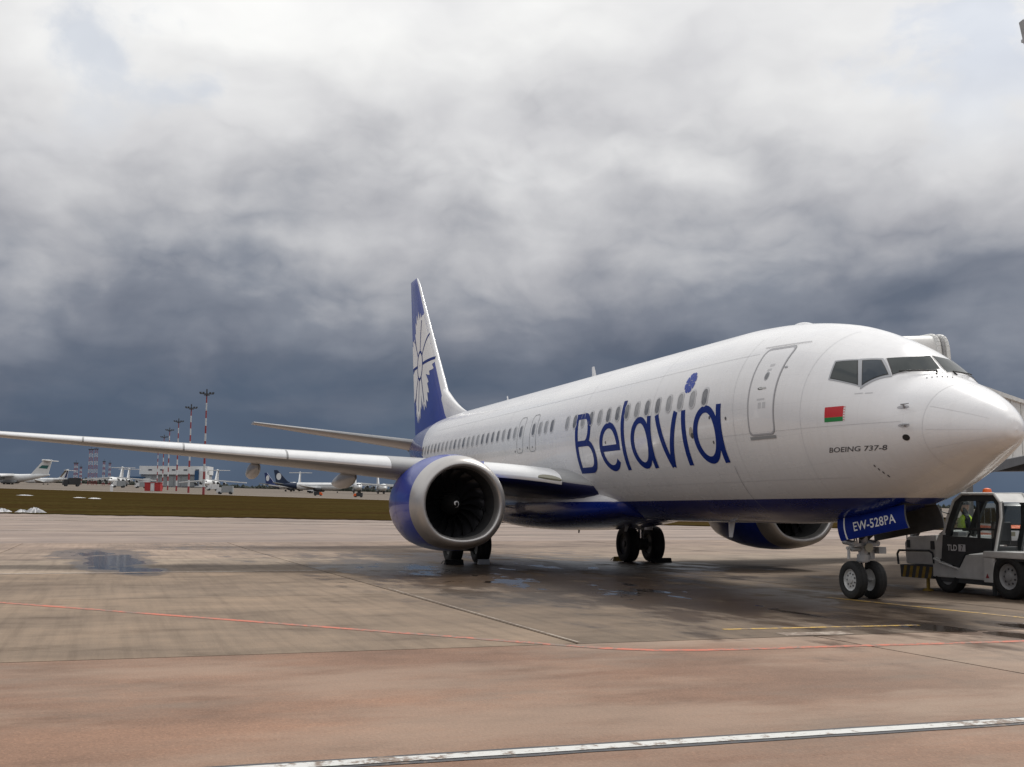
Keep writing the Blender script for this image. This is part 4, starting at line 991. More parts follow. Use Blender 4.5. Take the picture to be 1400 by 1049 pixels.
for sg in (1, -1):
    mg = empty('main_gear'); mg.parent = jet
    yc = sg * 2.86
    for q in (1, -1): wheel(mg, (MGX, yc + q * .43, .565), .565, .42, .30, 'rim_dark', face=q)
    m = MB(); m.tube((MGX, yc - .43, .565), (MGX, yc + .43, .565), .07); m.tube((MGX, yc, .5), (MGX, yc, 1.1), .08, n=16); m.build('oleo', 'chrome', mg, smooth=True)
    m = MB(); m.tube((MGX, yc, 1.0), (MGX + .05, yc + sg * .15, 2.5), .125, .14, 16); m.tube((MGX, yc, 1.5), (MGX + .1, yc - sg * 1.3, 1.95), .06); m.tube((MGX + .02, yc, 1.05), (MGX + .35, yc, .82), .035); m.tube((MGX + .35, yc, .82), (MGX + .06, yc, .58), .035)
    m.tube((MGX - .1, yc + sg * .05, .7), (MGX - .12, yc + sg * .1, 2.0), .02); m.build('strut', 'gear_grey', mg, smooth=True)
    m = MB(); m.box((MGX, yc + sg * .30, 1.55), (.75, .03, 1.1), Matrix.Rotation(sg * R(-7), 3, 'X')); m.build('gear_door', 'white_paint', mg, bevel=.01)
    m = MB(); m.lathe([(-.2, .2), (.2, .2)], (MGX, yc, .565), 'y', 20, close=True); m.build('brake', 'gear_dark', mg)
#OBJECTS_BEGIN

# ================================================================== things around the airliner
def shift(m, o): m.v = [(x - o[0], y - o[1], z - o[2]) for x, y, z in m.v]; return m
# ---------------- wheel chocks
def chock(x, y, rz, label, mat='yellow', L_=.55):
    o = empty('wheel_chock', (x, y, 0), rz); tag(o, label, 'wheel chock', 'chocks at the main wheels')
    m = MB(); m.prism([(-.11, 0), (.11, 0), (.045, .15), (-.045, .15)], 'y', -L_ / 2, L_ / 2); m.build('block', mat, o, bevel=.012)
    m = MB(); m.tube((0, L_ / 2 - .02, .11), (0, L_ / 2 + .05, .11), .012, n=8); m.tube((0, L_ / 2 + .05, .11), (.05, L_ / 2 + .10, .03), .012, n=8); m.build('rope', 'steel_dark', o)
    return o
chock(18.93, -3.28, 0, 'black chock in front of the outer far main wheel', 'rubber', .6)
chock(20.28, -2.6, .05, 'yellow chock behind the far main wheels, right of the landing gear leg', 'yellow', .7)
chock(18.93, 3.45, .03, 'black chock in front of the main wheel left under the near engine', 'rubber', .55)
chock(18.90, 2.55, -.1, 'pale worn chock standing between the wheels below the near engine', 'win_frame', .34)

# ---------------- aircraft tow tractor beside the nose gear
TO = (4.3, -3.6, 0); YN, YF, YC = -2.66, -4.45, -3.30
tr = empty('tow_tractor', TO); tag(tr, 'light grey tow tractor with dark cab door beside the nose wheels', 'tractor')
def tp(m, name, mat, parent=None, **k): return shift(m, TO).build(name, mat, parent or tr, **k)
m = MB(); m.prism([(6.30, .52), (6.34, .95), (6.22, 1.08), (5.34, 1.13), (5.30, .52)], 'y', YF + .05, YN - .05); tp(m, 'hood', 'tractor_grey', bevel=.035, smooth=True)
for x0, z0, w, h_ in ((6.20, .93, .10, .16), (5.44, .92, .11, .17)):
    m = MB(); m.box((x0, YN - .045, z0), (w, .03, h_)); tp(m, 'side_vent', 'tractor_dark', bevel=.01)
m = MB(); m.prism([(6.42, .24), (6.44, .50), (5.40, .52), (5.40, .25)], 'y', YF, YN); bmp = tp(m, 'bumper', 'tractor_dark', bevel=.012)
for k in range(5):
    x0 = 6.36 - .20 * k; m = MB(); m.prism([(x0, .25), (x0 - .09, .25), (x0 - .16, .485), (x0 - .07, .485)], 'y', YN - .02, YN + .004); tp(m, 'warning_stripe', 'yellow', bmp)
for k in range(6):
    y0 = YN - .12 - .28 * k; m = MB(); m.add([(6.447, y0, .26), (6.447, y0 - .12, .26), (6.458, y0 - .2, .49), (6.458, y0 - .08, .49)], [(0, 1, 2, 3)]); tp(m, 'warning_stripe', 'yellow', bmp)
bmp.location = (0, 0, 0)
m = MB(); m.path([(6.44, YN + .03, .50), (6.46, YN + .04, .72), (6.40, YN + .04, .79), (5.45, YN + .04, .81), (5.36, YN + .02, .76), (5.36, YN, .56)], .022, 8); tp(m, 'guard_rail', 'tractor_dark')
m = MB(); m.prism([(5.40, .30), (5.40, .66), (5.30, .70), (5.12, .62), (4.62, .50), (4.43, .76), (3.76, .80), (3.70, .72), (3.74, .30)], 'y', YF + .06, YN); tp(m, 'chassis', 'tractor_grey', bevel=.02)
m = MB(); m.prism([(5.38, .31), (5.36, .22), (3.72, .20), (3.72, .31)], 'y', YF + .1, YN - .03); tp(m, 'underframe', 'tractor_dark')
m = MB(); m.prism([(5.36, .64), (5.33, .95), (5.20, 1.16), (5.05, 1.24), (5.00, 1.16), (5.11, .64)], 'y', YC, YN - .01); tp(m, 'cab_front_panel', 'tractor_grey', bevel=.025)
# cab shell: two side frames with openings, roof, glass
OUTL = [(5.06, 1.14), (4.92, 1.47), (4.72, 1.81), (4.48, 1.94), (3.60, 1.93), (3.44, 1.76), (3.44, 1.48), (3.62, .86), (3.70, .80)]
INNL = [(4.90, 1.10), (4.82, 1.32), (4.55, 1.775), (4.47, 1.80), (3.64, 1.79), (3.575, 1.72), (3.585, 1.40), (3.68, 1.10), (3.70, 1.06)]

for y0, y1 in ((YN - .02, YN - .09), (YC - .03, YC + .04)):
    m = MB(); n = len(OUTL); vv = [(a, y0, b) for a, b in OUTL] + [(a, y0, b) for a, b in INNL] + [(a, y1, b) for a, b in OUTL] + [(a, y1, b) for a, b in INNL]
    f = []
    for k in range(n - 1): f += [(k, k + 1, n + k + 1, n + k), (2 * n + k, 2 * n + k + 1, 3 * n + k + 1, 3 * n + k), (k, k + 1, 2 * n + k + 1, 2 * n + k), (n + k, n + k + 1, 3 * n + k + 1, 3 * n + k)]
    m.add(vv, f); cf = tp(m, 'cab_frame', 'tractor_dark')
    m = MB(); m.path([(a, y0 + (.012 if y0 > -3 else -.012), b) for a, b in OUTL[:8]], .028, 8); tp(m, 'frame_tube', 'tractor_grey', cf, smooth=True)
    m = MB(); m.add([(a, (y0 + y1) / 2, b) for a, b in INNL], [tuple(range(n))]); tp(m, 'side_window', 'cab_glass', cf)
    m = MB(); m.box((4.10, (y0 + y1) / 2, 1.45), (.05, .04, .72)); m.box((4.20, (y0 + y1) / 2, 1.26), (1.2, .035, .04)); tp(m, 'window_bar', 'tractor_dark', cf)
m = MB(); m.prism([(4.72, 1.81), (4.48, 1.945), (3.60, 1.935), (3.45, 1.77), (3.60, 1.84), (4.45, 1.86)], 'y', YC - .02, YN - .03); tp(m, 'cab_roof', 'tractor_grey', smooth=True)
m = MB(); m.add([(5.04, YC + .05, 1.16), (5.04, YN - .08, 1.16), (4.73, YN - .08, 1.80), (4.73, YC + .05, 1.80)], [(0, 1, 2, 3)]); tp(m, 'windscreen', 'cab_glass')
m = MB(); m.prism([(5.06, 1.14), (5.13, .63), (4.63, .51), (4.44, .77), (3.70, .86), (3.69, 1.09), (4.90, 1.115)], 'y', YN - .10, YN + .008); dr = tp(m, 'cab_door', 'tractor_dark', bevel=.008)
m = MB(); m.path([(5.34, YN + .015, .66), (5.16, YN + .02, .585), (4.95, YN + .02, .545), (4.64, YN + .02, .485)], .022, 8); tp(m, 'door_sill_tube', 'tractor_grey')
v, f = text_mesh('TLD', 1.0, 0, 1.0, .02); x1 = max(p[0] for p in v); y1 = max(p[1] for p in v)
m = MB(); m.add([(4.93 - .28 * p[0] / x1, YN + .0125, .835 + .115 * p[1] / y1) for p in v], f); tp(m, 'maker_letters', 'white_plain', dr)
m = MB(); m.add([(4.61, YN + .012, .825), (4.41, YN + .012, .825), (4.41, YN + .012, .96), (4.61, YN + .012, .96)], [(0, 1, 2, 3)]); tp(m, 'number_plate', 'win_frame', dr)
v, f = text_mesh('7', 1.0, .1, 1.0, .02); x1 = max(p[0] for p in v); y1 = max(p[1] for p in v)
m = MB(); m.add([(4.545 - .075 * p[0] / x1, YN + .0155, .84 + .105 * p[1] / y1) for p in v], f); tp(m, 'fleet_number', 'black', dr)
m = MB(); m.box((4.2, -2.98, .90), (1.1, .5, .08)); m.box((4.0, -2.98, 1.02), (.42, .42, .10)); m.box((3.80, -2.98, 1.22), (.10, .40, .36)); tp(m, 'driver_seat', 'tractor_dark', bevel=.02)
m = MB(); m.tube((4.85, -2.98, .95), (4.62, -2.98, 1.22), .02, n=8); m.lathe([(-.01, .16), (.01, .16), (.01, .18), (-.01, .18)], (4.6, -2.98, 1.23), 'z', 20); tp(m, 'steering_wheel', 'tractor_dark')
m = MB(); m.box((4.83, -2.85, 1.16), (.2, .2, .08)); tp(m, 'dash_box', 'win_frame', bevel=.01)
m = MB(); m.prism([(3.78, .74), (3.74, .86), (1.75, .87), (1.75, .74)], 'y', YF + .0, YN + .17); tp(m, 'rear_deck', 'tractor_grey', bevel=.02)
m = MB(); m.prism([(3.76, .28), (3.74, .735), (3.46, .735), (3.53, .28)], 'y', YN - .06, YN + .165); mud = tp(m, 'mudguard', 'tractor_grey', bevel=.015)
m = MB(); m.add([(3.70, YN + .169, .36), (3.60, YN + .169, .36), (3.65, YN + .169, .45)], [(0, 1, 2)]); m.add([(3.675, YN + .172, .375), (3.625, YN + .172, .375), (3.65, YN + .172, .425)], [(0, 1, 2)]); tp(m, 'warning_mark', 'redmast', mud)
m = MB(); m.prism([(3.4, .70), (3.45, .735), (1.9, .735), (1.9, .70)], 'y', YN - .5, YN + .15); tp(m, 'wheel_arch', 'tractor_dark')
m = MB(); m.box((2.35, -3.9, 1.02), (1.0, .8, .30)); m.box((2.75, -3.2, .98), (.5, .4, .22)); tp(m, 'deck_box', 'bridge_grey', bevel=.02)
for x, y, r_, w in ((3.16, YN + .02, .41, .30), (3.16, YF + .12, .41, .30), (5.02, YN - .13, .37, .26), (5.02, YF + .2, .37, .26)):
    wheel(tr, (x - TO[0], y - TO[1], r_), r_, w, r_ * .58, 'bridge_grey', face=1 if y > -3.5 else -1)
m = MB(); m.tube((5.63, YN - .06, .26), (5.63, YN - .06, .05), .035, n=10); m.lathe([(.0, .11), (.03, .11), (.05, .05)], (5.63, YN - .06, 0), 'z', 14, close=True); tp(m, 'support_foot', 'yellow')
m = MB(); m.box((3.72, YN - .05, .18), (.06, .06, .30)); tp(m, 'mount_post', 'tractor_dark')
m = MB(); m.lathe([(1.945, .09), (1.97, .09), (2.04, .075), (2.06, .02)], (4.45, -3.25, 0), 'z', 16, close=True); tp(m, 'beacon', 'orange', smooth=True)
m = MB(); m.tube((4.85, YN, 1.55), (4.92, YN + .14, 1.60), .012, n=6); m.box((4.93, YN + .17, 1.56), (.03, .09, .2)); tp(m, 'mirror', 'tractor_dark')

# ---------------- ground worker on the far side of the tractor
def make_person(loc, rz, label):
    o = empty('person', loc, rz); tag(o, label, 'person')
    J = {'pel': (0, 0, .95), 'wai': (0, 0, 1.10), 'che': (.01, 0, 1.36), 'nec': (0, 0, 1.54), 'he0': (.02, 0, 1.62), 'he1': (.03, 0, 1.76)}
    for s, q in ((1, 'l'), (-1, 'r')):
        J.update({q + 'hip': (0, s * .10, .90), q + 'kne': (.03, s * .12, .49), q + 'ank': (0, s * .13, .09), q + 'toe': (.18, s * .15, .035),
                  q + 'sho': (0, s * .19, 1.46), q + 'elb': (-.02, s * .27, 1.18), q + 'wri': (.10, s * .28, .95), q + 'han': (.14, s * .28, .87)})
    rad = {'pel': .15, 'wai': .14, 'che': .16, 'nec': .06, 'he0': .075, 'he1': .095, 'hip': .10, 'kne': .065, 'ank': .05, 'toe': .04, 'sho': .075, 'elb': .052, 'wri': .036, 'han': .035}
    E = [('pel', 'wai'), ('wai', 'che'), ('che', 'nec'), ('nec', 'he0'), ('he0', 'he1')]
    for q in 'lr': E += [('pel', q + 'hip'), (q + 'hip', q + 'kne'), (q + 'kne', q + 'ank'), (q + 'ank', q + 'toe'), ('che', q + 'sho'), (q + 'sho', q + 'elb'), (q + 'elb', q + 'wri'), (q + 'wri', q + 'han')]
    keys = list(J); me = bpy.data.meshes.new('body'); me.from_pydata([J[k] for k in keys], [(keys.index(a), keys.index(b)) for a, b in E], [])
    b = bpy.data.objects.new('body', me); C.objects.link(b); b.parent = o
    me.materials.append(MATS['cloth_dark'])
    b.modifiers.new('skin', 'SKIN'); sv = me.skin_vertices[0].data
    for k, v_ in zip(keys, sv):
        r = rad[k] if k in rad else rad[k[1:]]; v_.radius = (r, r * (.8 if k in ('pel', 'wai', 'che') else 1)); v_.use_root = k == 'pel'
    b.modifiers.new('sub', 'SUBSURF').levels = 2; b.modifiers['sub'].render_levels = 2
    # hi-vis vest
    rings = []
    for z, a, c_ in ((.88, .17, .215), (1.05, .165, .205), (1.25, .18, .22), (1.42, .165, .225), (1.50, .11, .17), (1.54, .075, .09)):
        rings.append([(a * math.cos(t), c_ * math.sin(t), z) for t in np.linspace(0, 2 * PI, 20, endpoint=False)])
    m = MB(); m.loft(rings, True, False, False); ve = m.build('vest', 'hivis', o, smooth=True)
    for z in (1.0, 1.16):
        m = MB(); m.loft([[(.186 * math.cos(t), .226 * math.sin(t), z + d) for t in np.linspace(0, 2 * PI, 20, endpoint=False)] for d in (0, .05)], True, False, False); m.build('reflective_band', 'white_plain', ve)
    # head with face, cap
    rings = []
    for z, a, c_, x in ((1.585, .05, .045, .02), (1.61, .075, .06, .025), (1.66, .095, .07, .02), (1.71, .10, .075, .015), (1.77, .098, .077, .01), (1.81, .08, .065, .0), (1.835, .04, .035, -.005)):
        rings.append([(x + a * math.cos(t), c_ * math.sin(t), z) for t in np.linspace(0, 2 * PI, 18, endpoint=False)])
    m = MB(); m.loft(rings); m.tube((.115, 0, 1.715), (.135, 0, 1.68), .012, .018, 8)
    for s in (1, -1): m.box((.0, s * .078, 1.70), (.035, .02, .06))
    m.build('head', 'skin', o, smooth=True)
    m = MB()
    for s in (1, -1): m.box((.10, s * .032, 1.725), (.02, .022, .01))
    m.box((.108, 0, 1.645), (.012, .045, .008)); m.build('face_features', 'cloth_dark', o)
    m = MB(); m.loft([[(.012 + a * math.cos(t), c_ * math.sin(t), z) for t in np.linspace(0, 2 * PI, 18, endpoint=False)] for z, a, c_ in ((1.755, .106, .086), (1.80, .098, .08), (1.845, .06, .05), (1.852, .01, .01))], True, False, True); m.box((.13, 0, 1.76), (.09, .11, .012)); m.build('cap', 'cloth_dark', o, smooth=True)
    return o
make_person((7.06, -4.9, 0), R(60), 'person in yellow vest and dark cap standing behind the tow tractor cab')

# ---------------- jet bridge docked on the far side
jb = empty('jet_bridge', (12, -8, 0)); JO = (12, -8, 0); tag(jb, 'white jet bridge docked behind the nose with tunnel leading off right', 'jet bridge')
def jp(m, name, mat, parent=None, **k): return shift(m, JO).build(name, mat, parent or jb, **k)
# canopy hood against the fuselage
m = MB(); rr = []
for t in np.linspace(0, 1, 5):
    s0, s1 = 4.25 + .05 * t, 5.6 + .3 * t; y = -1.15 - .95 * t; top = 4.97 + .08 * t; ring = []
    for a in np.linspace(0, PI, 15): ring.append(((s0 + s1) / 2 - (s1 - s0) / 2 * np.sign(math.cos(a)) * abs(math.cos(a)) ** .22, y, 2.9 + (top - 2.9) * math.sin(a) ** .22))
    rr.append(ring)
m.loft(rr, False, False, False); jp(m, 'canopy', 'bridge_white', smooth=True, angle=40)
for yy, rad_, mt in ((-2.12, .05, 'bridge_white'), (-2.23, .035, 'bridge_grey'), (-2.32, .05, 'bridge_white')):
    m = MB(); m.path([(5.10 - .80 * np.sign(math.cos(a)) * abs(math.cos(a)) ** .22, yy, 2.9 + 2.14 * math.sin(a) ** .22) for a in np.linspace(0, PI, 21)], rad_, 8); jp(m, 'bellows_rib', mt)
m = MB(); m.prism([(4.75, -2.3), (4.9, -2.6), (10.4, -7.6), (12.2, -5.6), (7.2, -2.3)], 'z', 2.55, 4.85); jp(m, 'cab', 'bridge_white', bevel=.05)
m = MB(); m.prism([(4.7, -2.1), (4.8, -2.7), (10.4, -7.7), (12.3, -5.5), (7.2, -2.1)], 'z', 2.3, 2.55); jp(m, 'cab_floor', 'steel_dark')
# sloping tunnel
A, Bp = Vector((10.5, -6.3, 0)), Vector((40, -37.5, 0)); dr_ = (Bp - A).normalized(); nr_ = Vector((-dr_.y, dr_.x, 0)); Lt = (Bp - A).length
zf = lambda t: 2.68 + 2.6 * t; HT = 2.2
def tun(w, z0, z1, t0=0, t1=1):
    vv = []
    for t in (t0, t1):
        p = A + dr_ * Lt * t
        for (q, zz) in ((-w, z0), (w, z0), (w, z1), (-w, z1)): vv.append((p.x + nr_.x * q, p.y + nr_.y * q, zf(t) + zz))
    return vv
FQ = [(0, 1, 5, 4), (1, 2, 6, 5), (2, 3, 7, 6), (3, 0, 4, 7), (0, 1, 2, 3), (4, 5, 6, 7)]
m = MB(); m.add(tun(.98, 0, HT), FQ); jp(m, 'tunnel', 'bridge_white')
m = MB(); m.add(tun(1.03, -.32, -.004), FQ); jp(m, 'tunnel_floor_beam', 'steel_dark')
m = MB(); m.add(tun(1.06, HT - .02, HT + .13), FQ); jp(m, 'roof_edge', 'bridge_white')
for k in range(9):
    t = (k + .4) / 9
    for q in (1.0, -1.0):
        m = MB(); p = A + dr_ * Lt * t; m.box((p.x + nr_.x * q, p.y + nr_.y * q, zf(t) + HT / 2), (.06, .06, HT - .1)); jp(m, 'panel_rib', 'bridge_white')
m = MB(); m.add(tun(.16, HT + .34, HT + .50, .30, 1), FQ); jp(m, 'cable_beam', 'bridge_pink')
for t in (.5, .6, .7, .8, .9):
    m = MB(); p = A + dr_ * Lt * t; m.tube((p.x, p.y, zf(t) + HT), (p.x, p.y, zf(t) + HT + .36), .05, n=8); jp(m, 'beam_post', 'bridge_grey')
    m = MB(); p = A + dr_ * Lt * (t + .03); m.box((p.x, p.y, zf(t) + HT + .18), (.9, .6, .18)); jp(m, 'roof_unit', 'bridge_grey', bevel=.03)
# lift column with bogie, and access stair
tc_ = .60; p = A + dr_ * Lt * tc_; z0 = zf(tc_); gz = zt(p.x, p.y)
m = MB()
for q in (1.75, -1.75): m.box((p.x + nr_.x * q, p.y + nr_.y * q, (z0 + 2.2 + gz + .8) / 2), (.38, .38, z0 + 2.2 - gz - .8))
jp(m, 'lift_column', 'bridge_grey', bevel=.02)
m = MB(); m.add([(p.x + nr_.x * q + dr_.x * e, p.y + nr_.y * q + dr_.y * e, z) for e in (-.25, .25) for (q, z) in ((-2, gz + .55), (2, gz + .55), (2, gz + .95), (-2, gz + .95))], FQ); jp(m, 'bogie_beam', 'steel_dark')
m = MB()
m.add([(p.x + nr_.x * q + dr_.x * e, p.y + nr_.y * q + dr_.y * e, z) for e in (-.45, .45) for (q, z) in ((-2, z0 - .75), (2, z0 - .75), (2, z0 - .34), (-2, z0 - .34))], FQ); jp(m, 'cross_beam', 'steel_dark')
for q in (-1.4, 1.4):
    w_ = empty('bogie_wheel'); w_.parent = jb
    m = MB(); c0 = (p.x + nr_.x * q - JO[0], p.y + nr_.y * q - JO[1], gz + .55)
    m.lathe([(-.2, .3), (-.22, .45), (-.15, .55), (.15, .55), (.22, .45), (.2, .3)], c0, 'y', 28, close=True); m.build('tyre', 'rubber', w_, smooth=True)
m = MB()
d_ = Vector((rt.x, rt.y, 0)).normalized(); q0 = A + dr_ * Lt * .44 + nr_ * 1.5
for off_ in (0, .9):
    a = q0 + dr_ * off_; b = a - d_ * 1.9; a = Vector((a.x, a.y, zf(.44) - .2)); b = Vector((b.x, b.y, 0.25 + zt(b.x, b.y)))
    m.tube(a, b, .09, n=8); m.tube(a + Vector((0, 0, 1)), b + Vector((0, 0, 1)), .035, n=8)
    for t in (0, .33, .66, 1): c0 = a.lerp(b, t); m.tube(c0, c0 + Vector((0, 0, 1)), .025, n=6)
jp(m, 'stair_frame', 'steel_dark')
for k in range(9):
    t = (k + .5) / 9; c0 = (Vector((q0.x, q0.y, zf(.44) - .2)).lerp(Vector((q0.x - d_.x * 1.9, q0.y - d_.y * 1.9, .3)), t)); e_ = c0 + dr_ * .9
    m = MB(); m.add([tuple(c0 + d_ * .13), tuple(c0 - d_ * .13), tuple(e_ - d_ * .13), tuple(e_ + d_ * .13)], [(0, 1, 2, 3)]); m.v += [(x, y, z - .03) for x, y, z in m.v]; m.f += [(4, 5, 6, 7), (0, 1, 5, 4), (2, 3, 7, 6), (1, 2, 6, 5), (3, 0, 4, 7)]; m.m += [0] * 5; jp(m, 'stair_tread', 'bridge_grey')

# ---------------- white service van with orange stripes below the tunnel
def make_van(loc, rz, label):
    o = empty('service_van', loc, rz); tag(o, label, 'van')
    m = MB(); m.prism([(-2.4, .35), (2.3, .35), (2.42, .6), (2.36, .98), (1.55, 1.12), (.95, 1.88), (.6, 1.98), (-2.2, 1.98), (-2.42, 1.8)], 'y', -.92, .92); m.build('body', 'white_paint', o, bevel=.06, smooth=True)
    m = MB(); m.add([(1.58, -.78, 1.15), (1.58, .78, 1.15), (1.00, .70, 1.85), (1.00, -.70, 1.85)], [(0, 1, 2, 3)]); shift(m, (-.02, 0, -.02)); m.build('windscreen', 'cockpit_glass', o)
    for s in (1, -1):
        for x0, x1 in ((.15, 1.2), (-1.1, .05), (-2.2, -1.2)):
            m = MB(); xa = min(x1, 1.25); m.add([(x0, s * .928, 1.18), (xa + (.15 if x1 > 1 else 0), s * .928, 1.18), (xa - (.35 if x1 > 1 else 0), s * .928, 1.80), (x0, s * .928, 1.80)], [(0, 1, 2, 3)]); m.build('side_window', 'cockpit_glass', o)
        m = MB(); m.box((-.1, s * .93, 1.02), (4.3, .012, .16)); m.build('side_stripe', 'orange', o)
        m = MB(); m.box((-.1, s * .93, .70), (4.4, .012, .22)); m.build('side_stripe', 'orange', o)
        m = MB(); m.box((2.36, s * .68, .82), (.08, .28, .18)); m.build('headlight', 'lamp_glass', o, bevel=.02)
        for x in (-1.5, 1.55): wheel(o, (x, s * .80, .34), .34, .22, .21, 'rim_white', face=s)
    m = MB(); m.box((1.92, 0, 1.075), (.7, 1.6, .03), Matrix.Rotation(R(10), 3, 'Y')); m.build('hood_stripe', 'orange', o)
    m = MB(); m.box((2.40, 0, .48), (.1, 1.7, .22)); m.build('bumper', 'tractor_dark', o, bevel=.02)
    return o
make_van((22.6, -20.3, zt(22.6, -20.3)), R(150), 'white service van with orange stripes parked under the jet bridge tunnel')

# ---------------- floodlight mast at the right edge of the frame
def flood(x, y, label):
    z0 = zt(x, y); o = empty('floodlight_mast', (x, y, z0)); tag(o, label, 'light mast')
    m = MB(); m.tube((0, 0, 0), (0, 0, 18.2), .22, .13, 16); m.build('pole', 'galv', o, smooth=True)
    m = MB(); m.box((0, 0, 17.0 + .45 - z0), (.12, 1.6, .10)); m.build('cross_arm', 'galv', o)
    for s in (-1, 1):
        m = MB(); m.box((-.12, s * .55, 17.35 - z0 + .36), (.22, .62, .86), Matrix.Rotation(R(12), 3, 'Y')); l_ = m.build('lamp_housing', 'bridge_grey', o, bevel=.03)
        m = MB(); m.box((-.25, s * .55, 17.35 - z0 + .33), (.03, .5, .7), Matrix.Rotation(R(12), 3, 'Y')); m.build('lamp_glass', 'lamp_glass', l_)
    return o
flood(16.0, -16.24, 'grey floodlight mast high at the right edge above the jet bridge')

# ================================================================== far side of the airfield
def striped(o, name, path_pts, r, bands, n=10, taper=1.0):
    a, b = path_pts; a = Vector(a); b = Vector(b)
    for k in range(bands):
        p, q = a.lerp(b, k / bands), a.lerp(b, (k + 1) / bands); m = MB(); r0 = r * (1 - (1 - taper) * k / bands); r1 = r * (1 - (1 - taper) * (k + 1) / bands)
        m.tube(p, q, r0, r1, n); m.build(name, 'redmast' if k % 2 == 0 else 'whitemast', o)
def light_mast(x, y, h, label):
    o = empty('light_mast', (x, y, zt(x, y))); tag(o, label, 'light mast', 'striped light masts along the far apron')
    striped(o, 'pole_band', ((0, 0, 0), (0, 0, h * .94)), .33, 13, 10, .5)
    m = MB(); m.tube((0, 0, h * .94), (0, 0, h), .2, n=8); m.build('spire', 'steel_dark', o)
    m = MB(); m.lathe([(h * .94, .8), (h * .94 + .2, .8)], (0, 0, 0), 'z', 16, close=True); m.box((0, 0, h * .955), (.4, 3.6, .22)); m.build('head_ring', 'steel_dark', o)
    for s in (-1, 1):
        for k in (0, 1): m = MB(); m.box((0, s * (.9 + k * .8), h * .965), (.5, .55, .4)); m.build('lamp_head', 'steel_dark', o)
    return o
for (x, y), lb in zip([(314.6, -11.1), (379.0, -11.1), (467.5, -11.9), (547.8, -12.2), (632.0, -13.3), (758.2, -15.1)],
        ['tallest red and white light mast, rightmost of the row', 'second red and white light mast from the right end of the row', 'third red and white light mast from the right of the row', 'fourth red and white light mast from the right of the row', 'fifth red and white light mast from the right, left of the hangar middle', 'farthest and smallest red and white light mast, leftmost of the row']):
    light_mast(x, y, 28.8, lb)
def lattice(x, y, h, w, label, bands=9):
    o = empty('lattice_tower', (x, y, zt(x, y))); tag(o, label, 'lattice tower', 'red and white lattice towers')
    for k in range(bands):
        z0, z1 = h * k / bands, h * (k + 1) / bands; m = MB(); w0, w1 = w * (1 - .25 * k / bands), w * (1 - .25 * (k + 1) / bands)
        c0 = [(sx * w0, sy * w0, z0) for sx, sy in ((1, 1), (1, -1), (-1, -1), (-1, 1))]; c1 = [(sx * w1, sy * w1, z1) for sx, sy in ((1, 1), (1, -1), (-1, -1), (-1, 1))]
        for i in range(4):
            m.tube(c0[i], c1[i], .22, n=4, caps=False); m.tube(c0[i], c1[(i + 1) % 4], .14, n=4, caps=False); m.tube(c0[(i + 1) % 4], c1[i], .14, n=4, caps=False); m.tube(c1[i], c1[(i + 1) % 4], .14, n=4, caps=False)
        m.build('lattice_section', 'redmast' if k % 2 == 0 else 'whitemast', o)
    m = MB(); m.box((0, 0, h + .4), (w * 2.4, w * 2.6, .8)); m.tube((0, 0, h), (0, 0, h + 3), .15, n=6); m.build('platform', 'steel_dark', o)
    return o
lattice(1158.9, 43.6, 20, 1.7, 'short red and white lattice tower, leftmost of the group'); lattice(1210.6, 40.3, 17, 1.0, 'thin low lattice mast just right of the leftmost lattice tower')
lattice(1260.7, 32.3, 36, 2.1, 'tall red and white lattice tower, left one of the tallest pair'); lattice(1312.1, 27.9, 38, 1.8, 'tall red and white lattice tower, right one of the tallest pair')
lattice(1203.3, 19.0, 23, 1.1, 'slim lattice tower with dark head, right of the tall pair'); lattice(1254.3, 13.6, 22.5, 1.1, 'rightmost slim red lattice tower of the group')

# ---------------- hangar
def hangar():
    x, y = 1336.6, -54.7; o = empty('hangar', (x, y, zt(x, y)), math.atan2(.324, -.946) * 0 - R(18.9)); tag(o, 'long white hangar with grey walls and blue corner behind the masts', 'hangar')
    w = 73; m = MB(); m.box((8, 0, 7), (22, w, 14)); m.build('wall', 'hangar_grey', o)
    m = MB(); m.box((7, 0, 18.6), (26, w + 2, 9.2)); m.build('upper_wall', 'hangar_white', o)
    m = MB(); m.box((-4, -w / 2 + 5, 9), (14, 12, 18)); m.build('stair_tower', 'hangar_white', o); m = MB(); m.box((-11.5, -w / 2 + 9, 10), (1, 4.5, 16)); m.build('blue_panel', 'hangar_blue', o)
    m = MB(); m.box((-8, w / 2 + 2, 10), (10, 14, 2.4)); m.build('awning', 'hangar_blue', o)
    m = MB(); m.box((-6, w / 2 - 4, 5), (8, 16, 9)); m.build('annex', 'hangar_white', o)
    for k in range(7): m = MB(); m.box((-3.4, -w / 2 + 16 + k * 8, 6.5), (.4, 6.6, 11)); m.build('hangar_door', 'far_grey', o)
    for k in range(5): m = MB(); m.box((-6.3, -w / 2 + 10 + k * 13, 19), (.3, 4, 1.2)); m.build('window', 'far_navy', o)
    return o
hangar()
# ---------------- red and white hut
x, y = 424.5, -1.8; o = empty('guard_hut', (x, y, zt(x, y)), R(-18.9)); tag(o, 'small red hut with white door panel by the far taxiway', 'hut')
for yy, w, mt in ((1.75, 2.1, 'red'), (0, 1.36, 'whitemast'), (-1.75, 2.1, 'red')):
    m = MB(); m.box((0, yy, 1.45), (2.6, w, 2.9)); m.build('wall_panel', mt, o)
m = MB(); m.box((0, 0, 3.0), (2.9, 5.9, .2)); m.build('roof', 'red', o)
m = MB(); m.box((-1.32, .2, 1.2), (.05, .8, 1.9)); m.build('door', 'bridge_white', o)

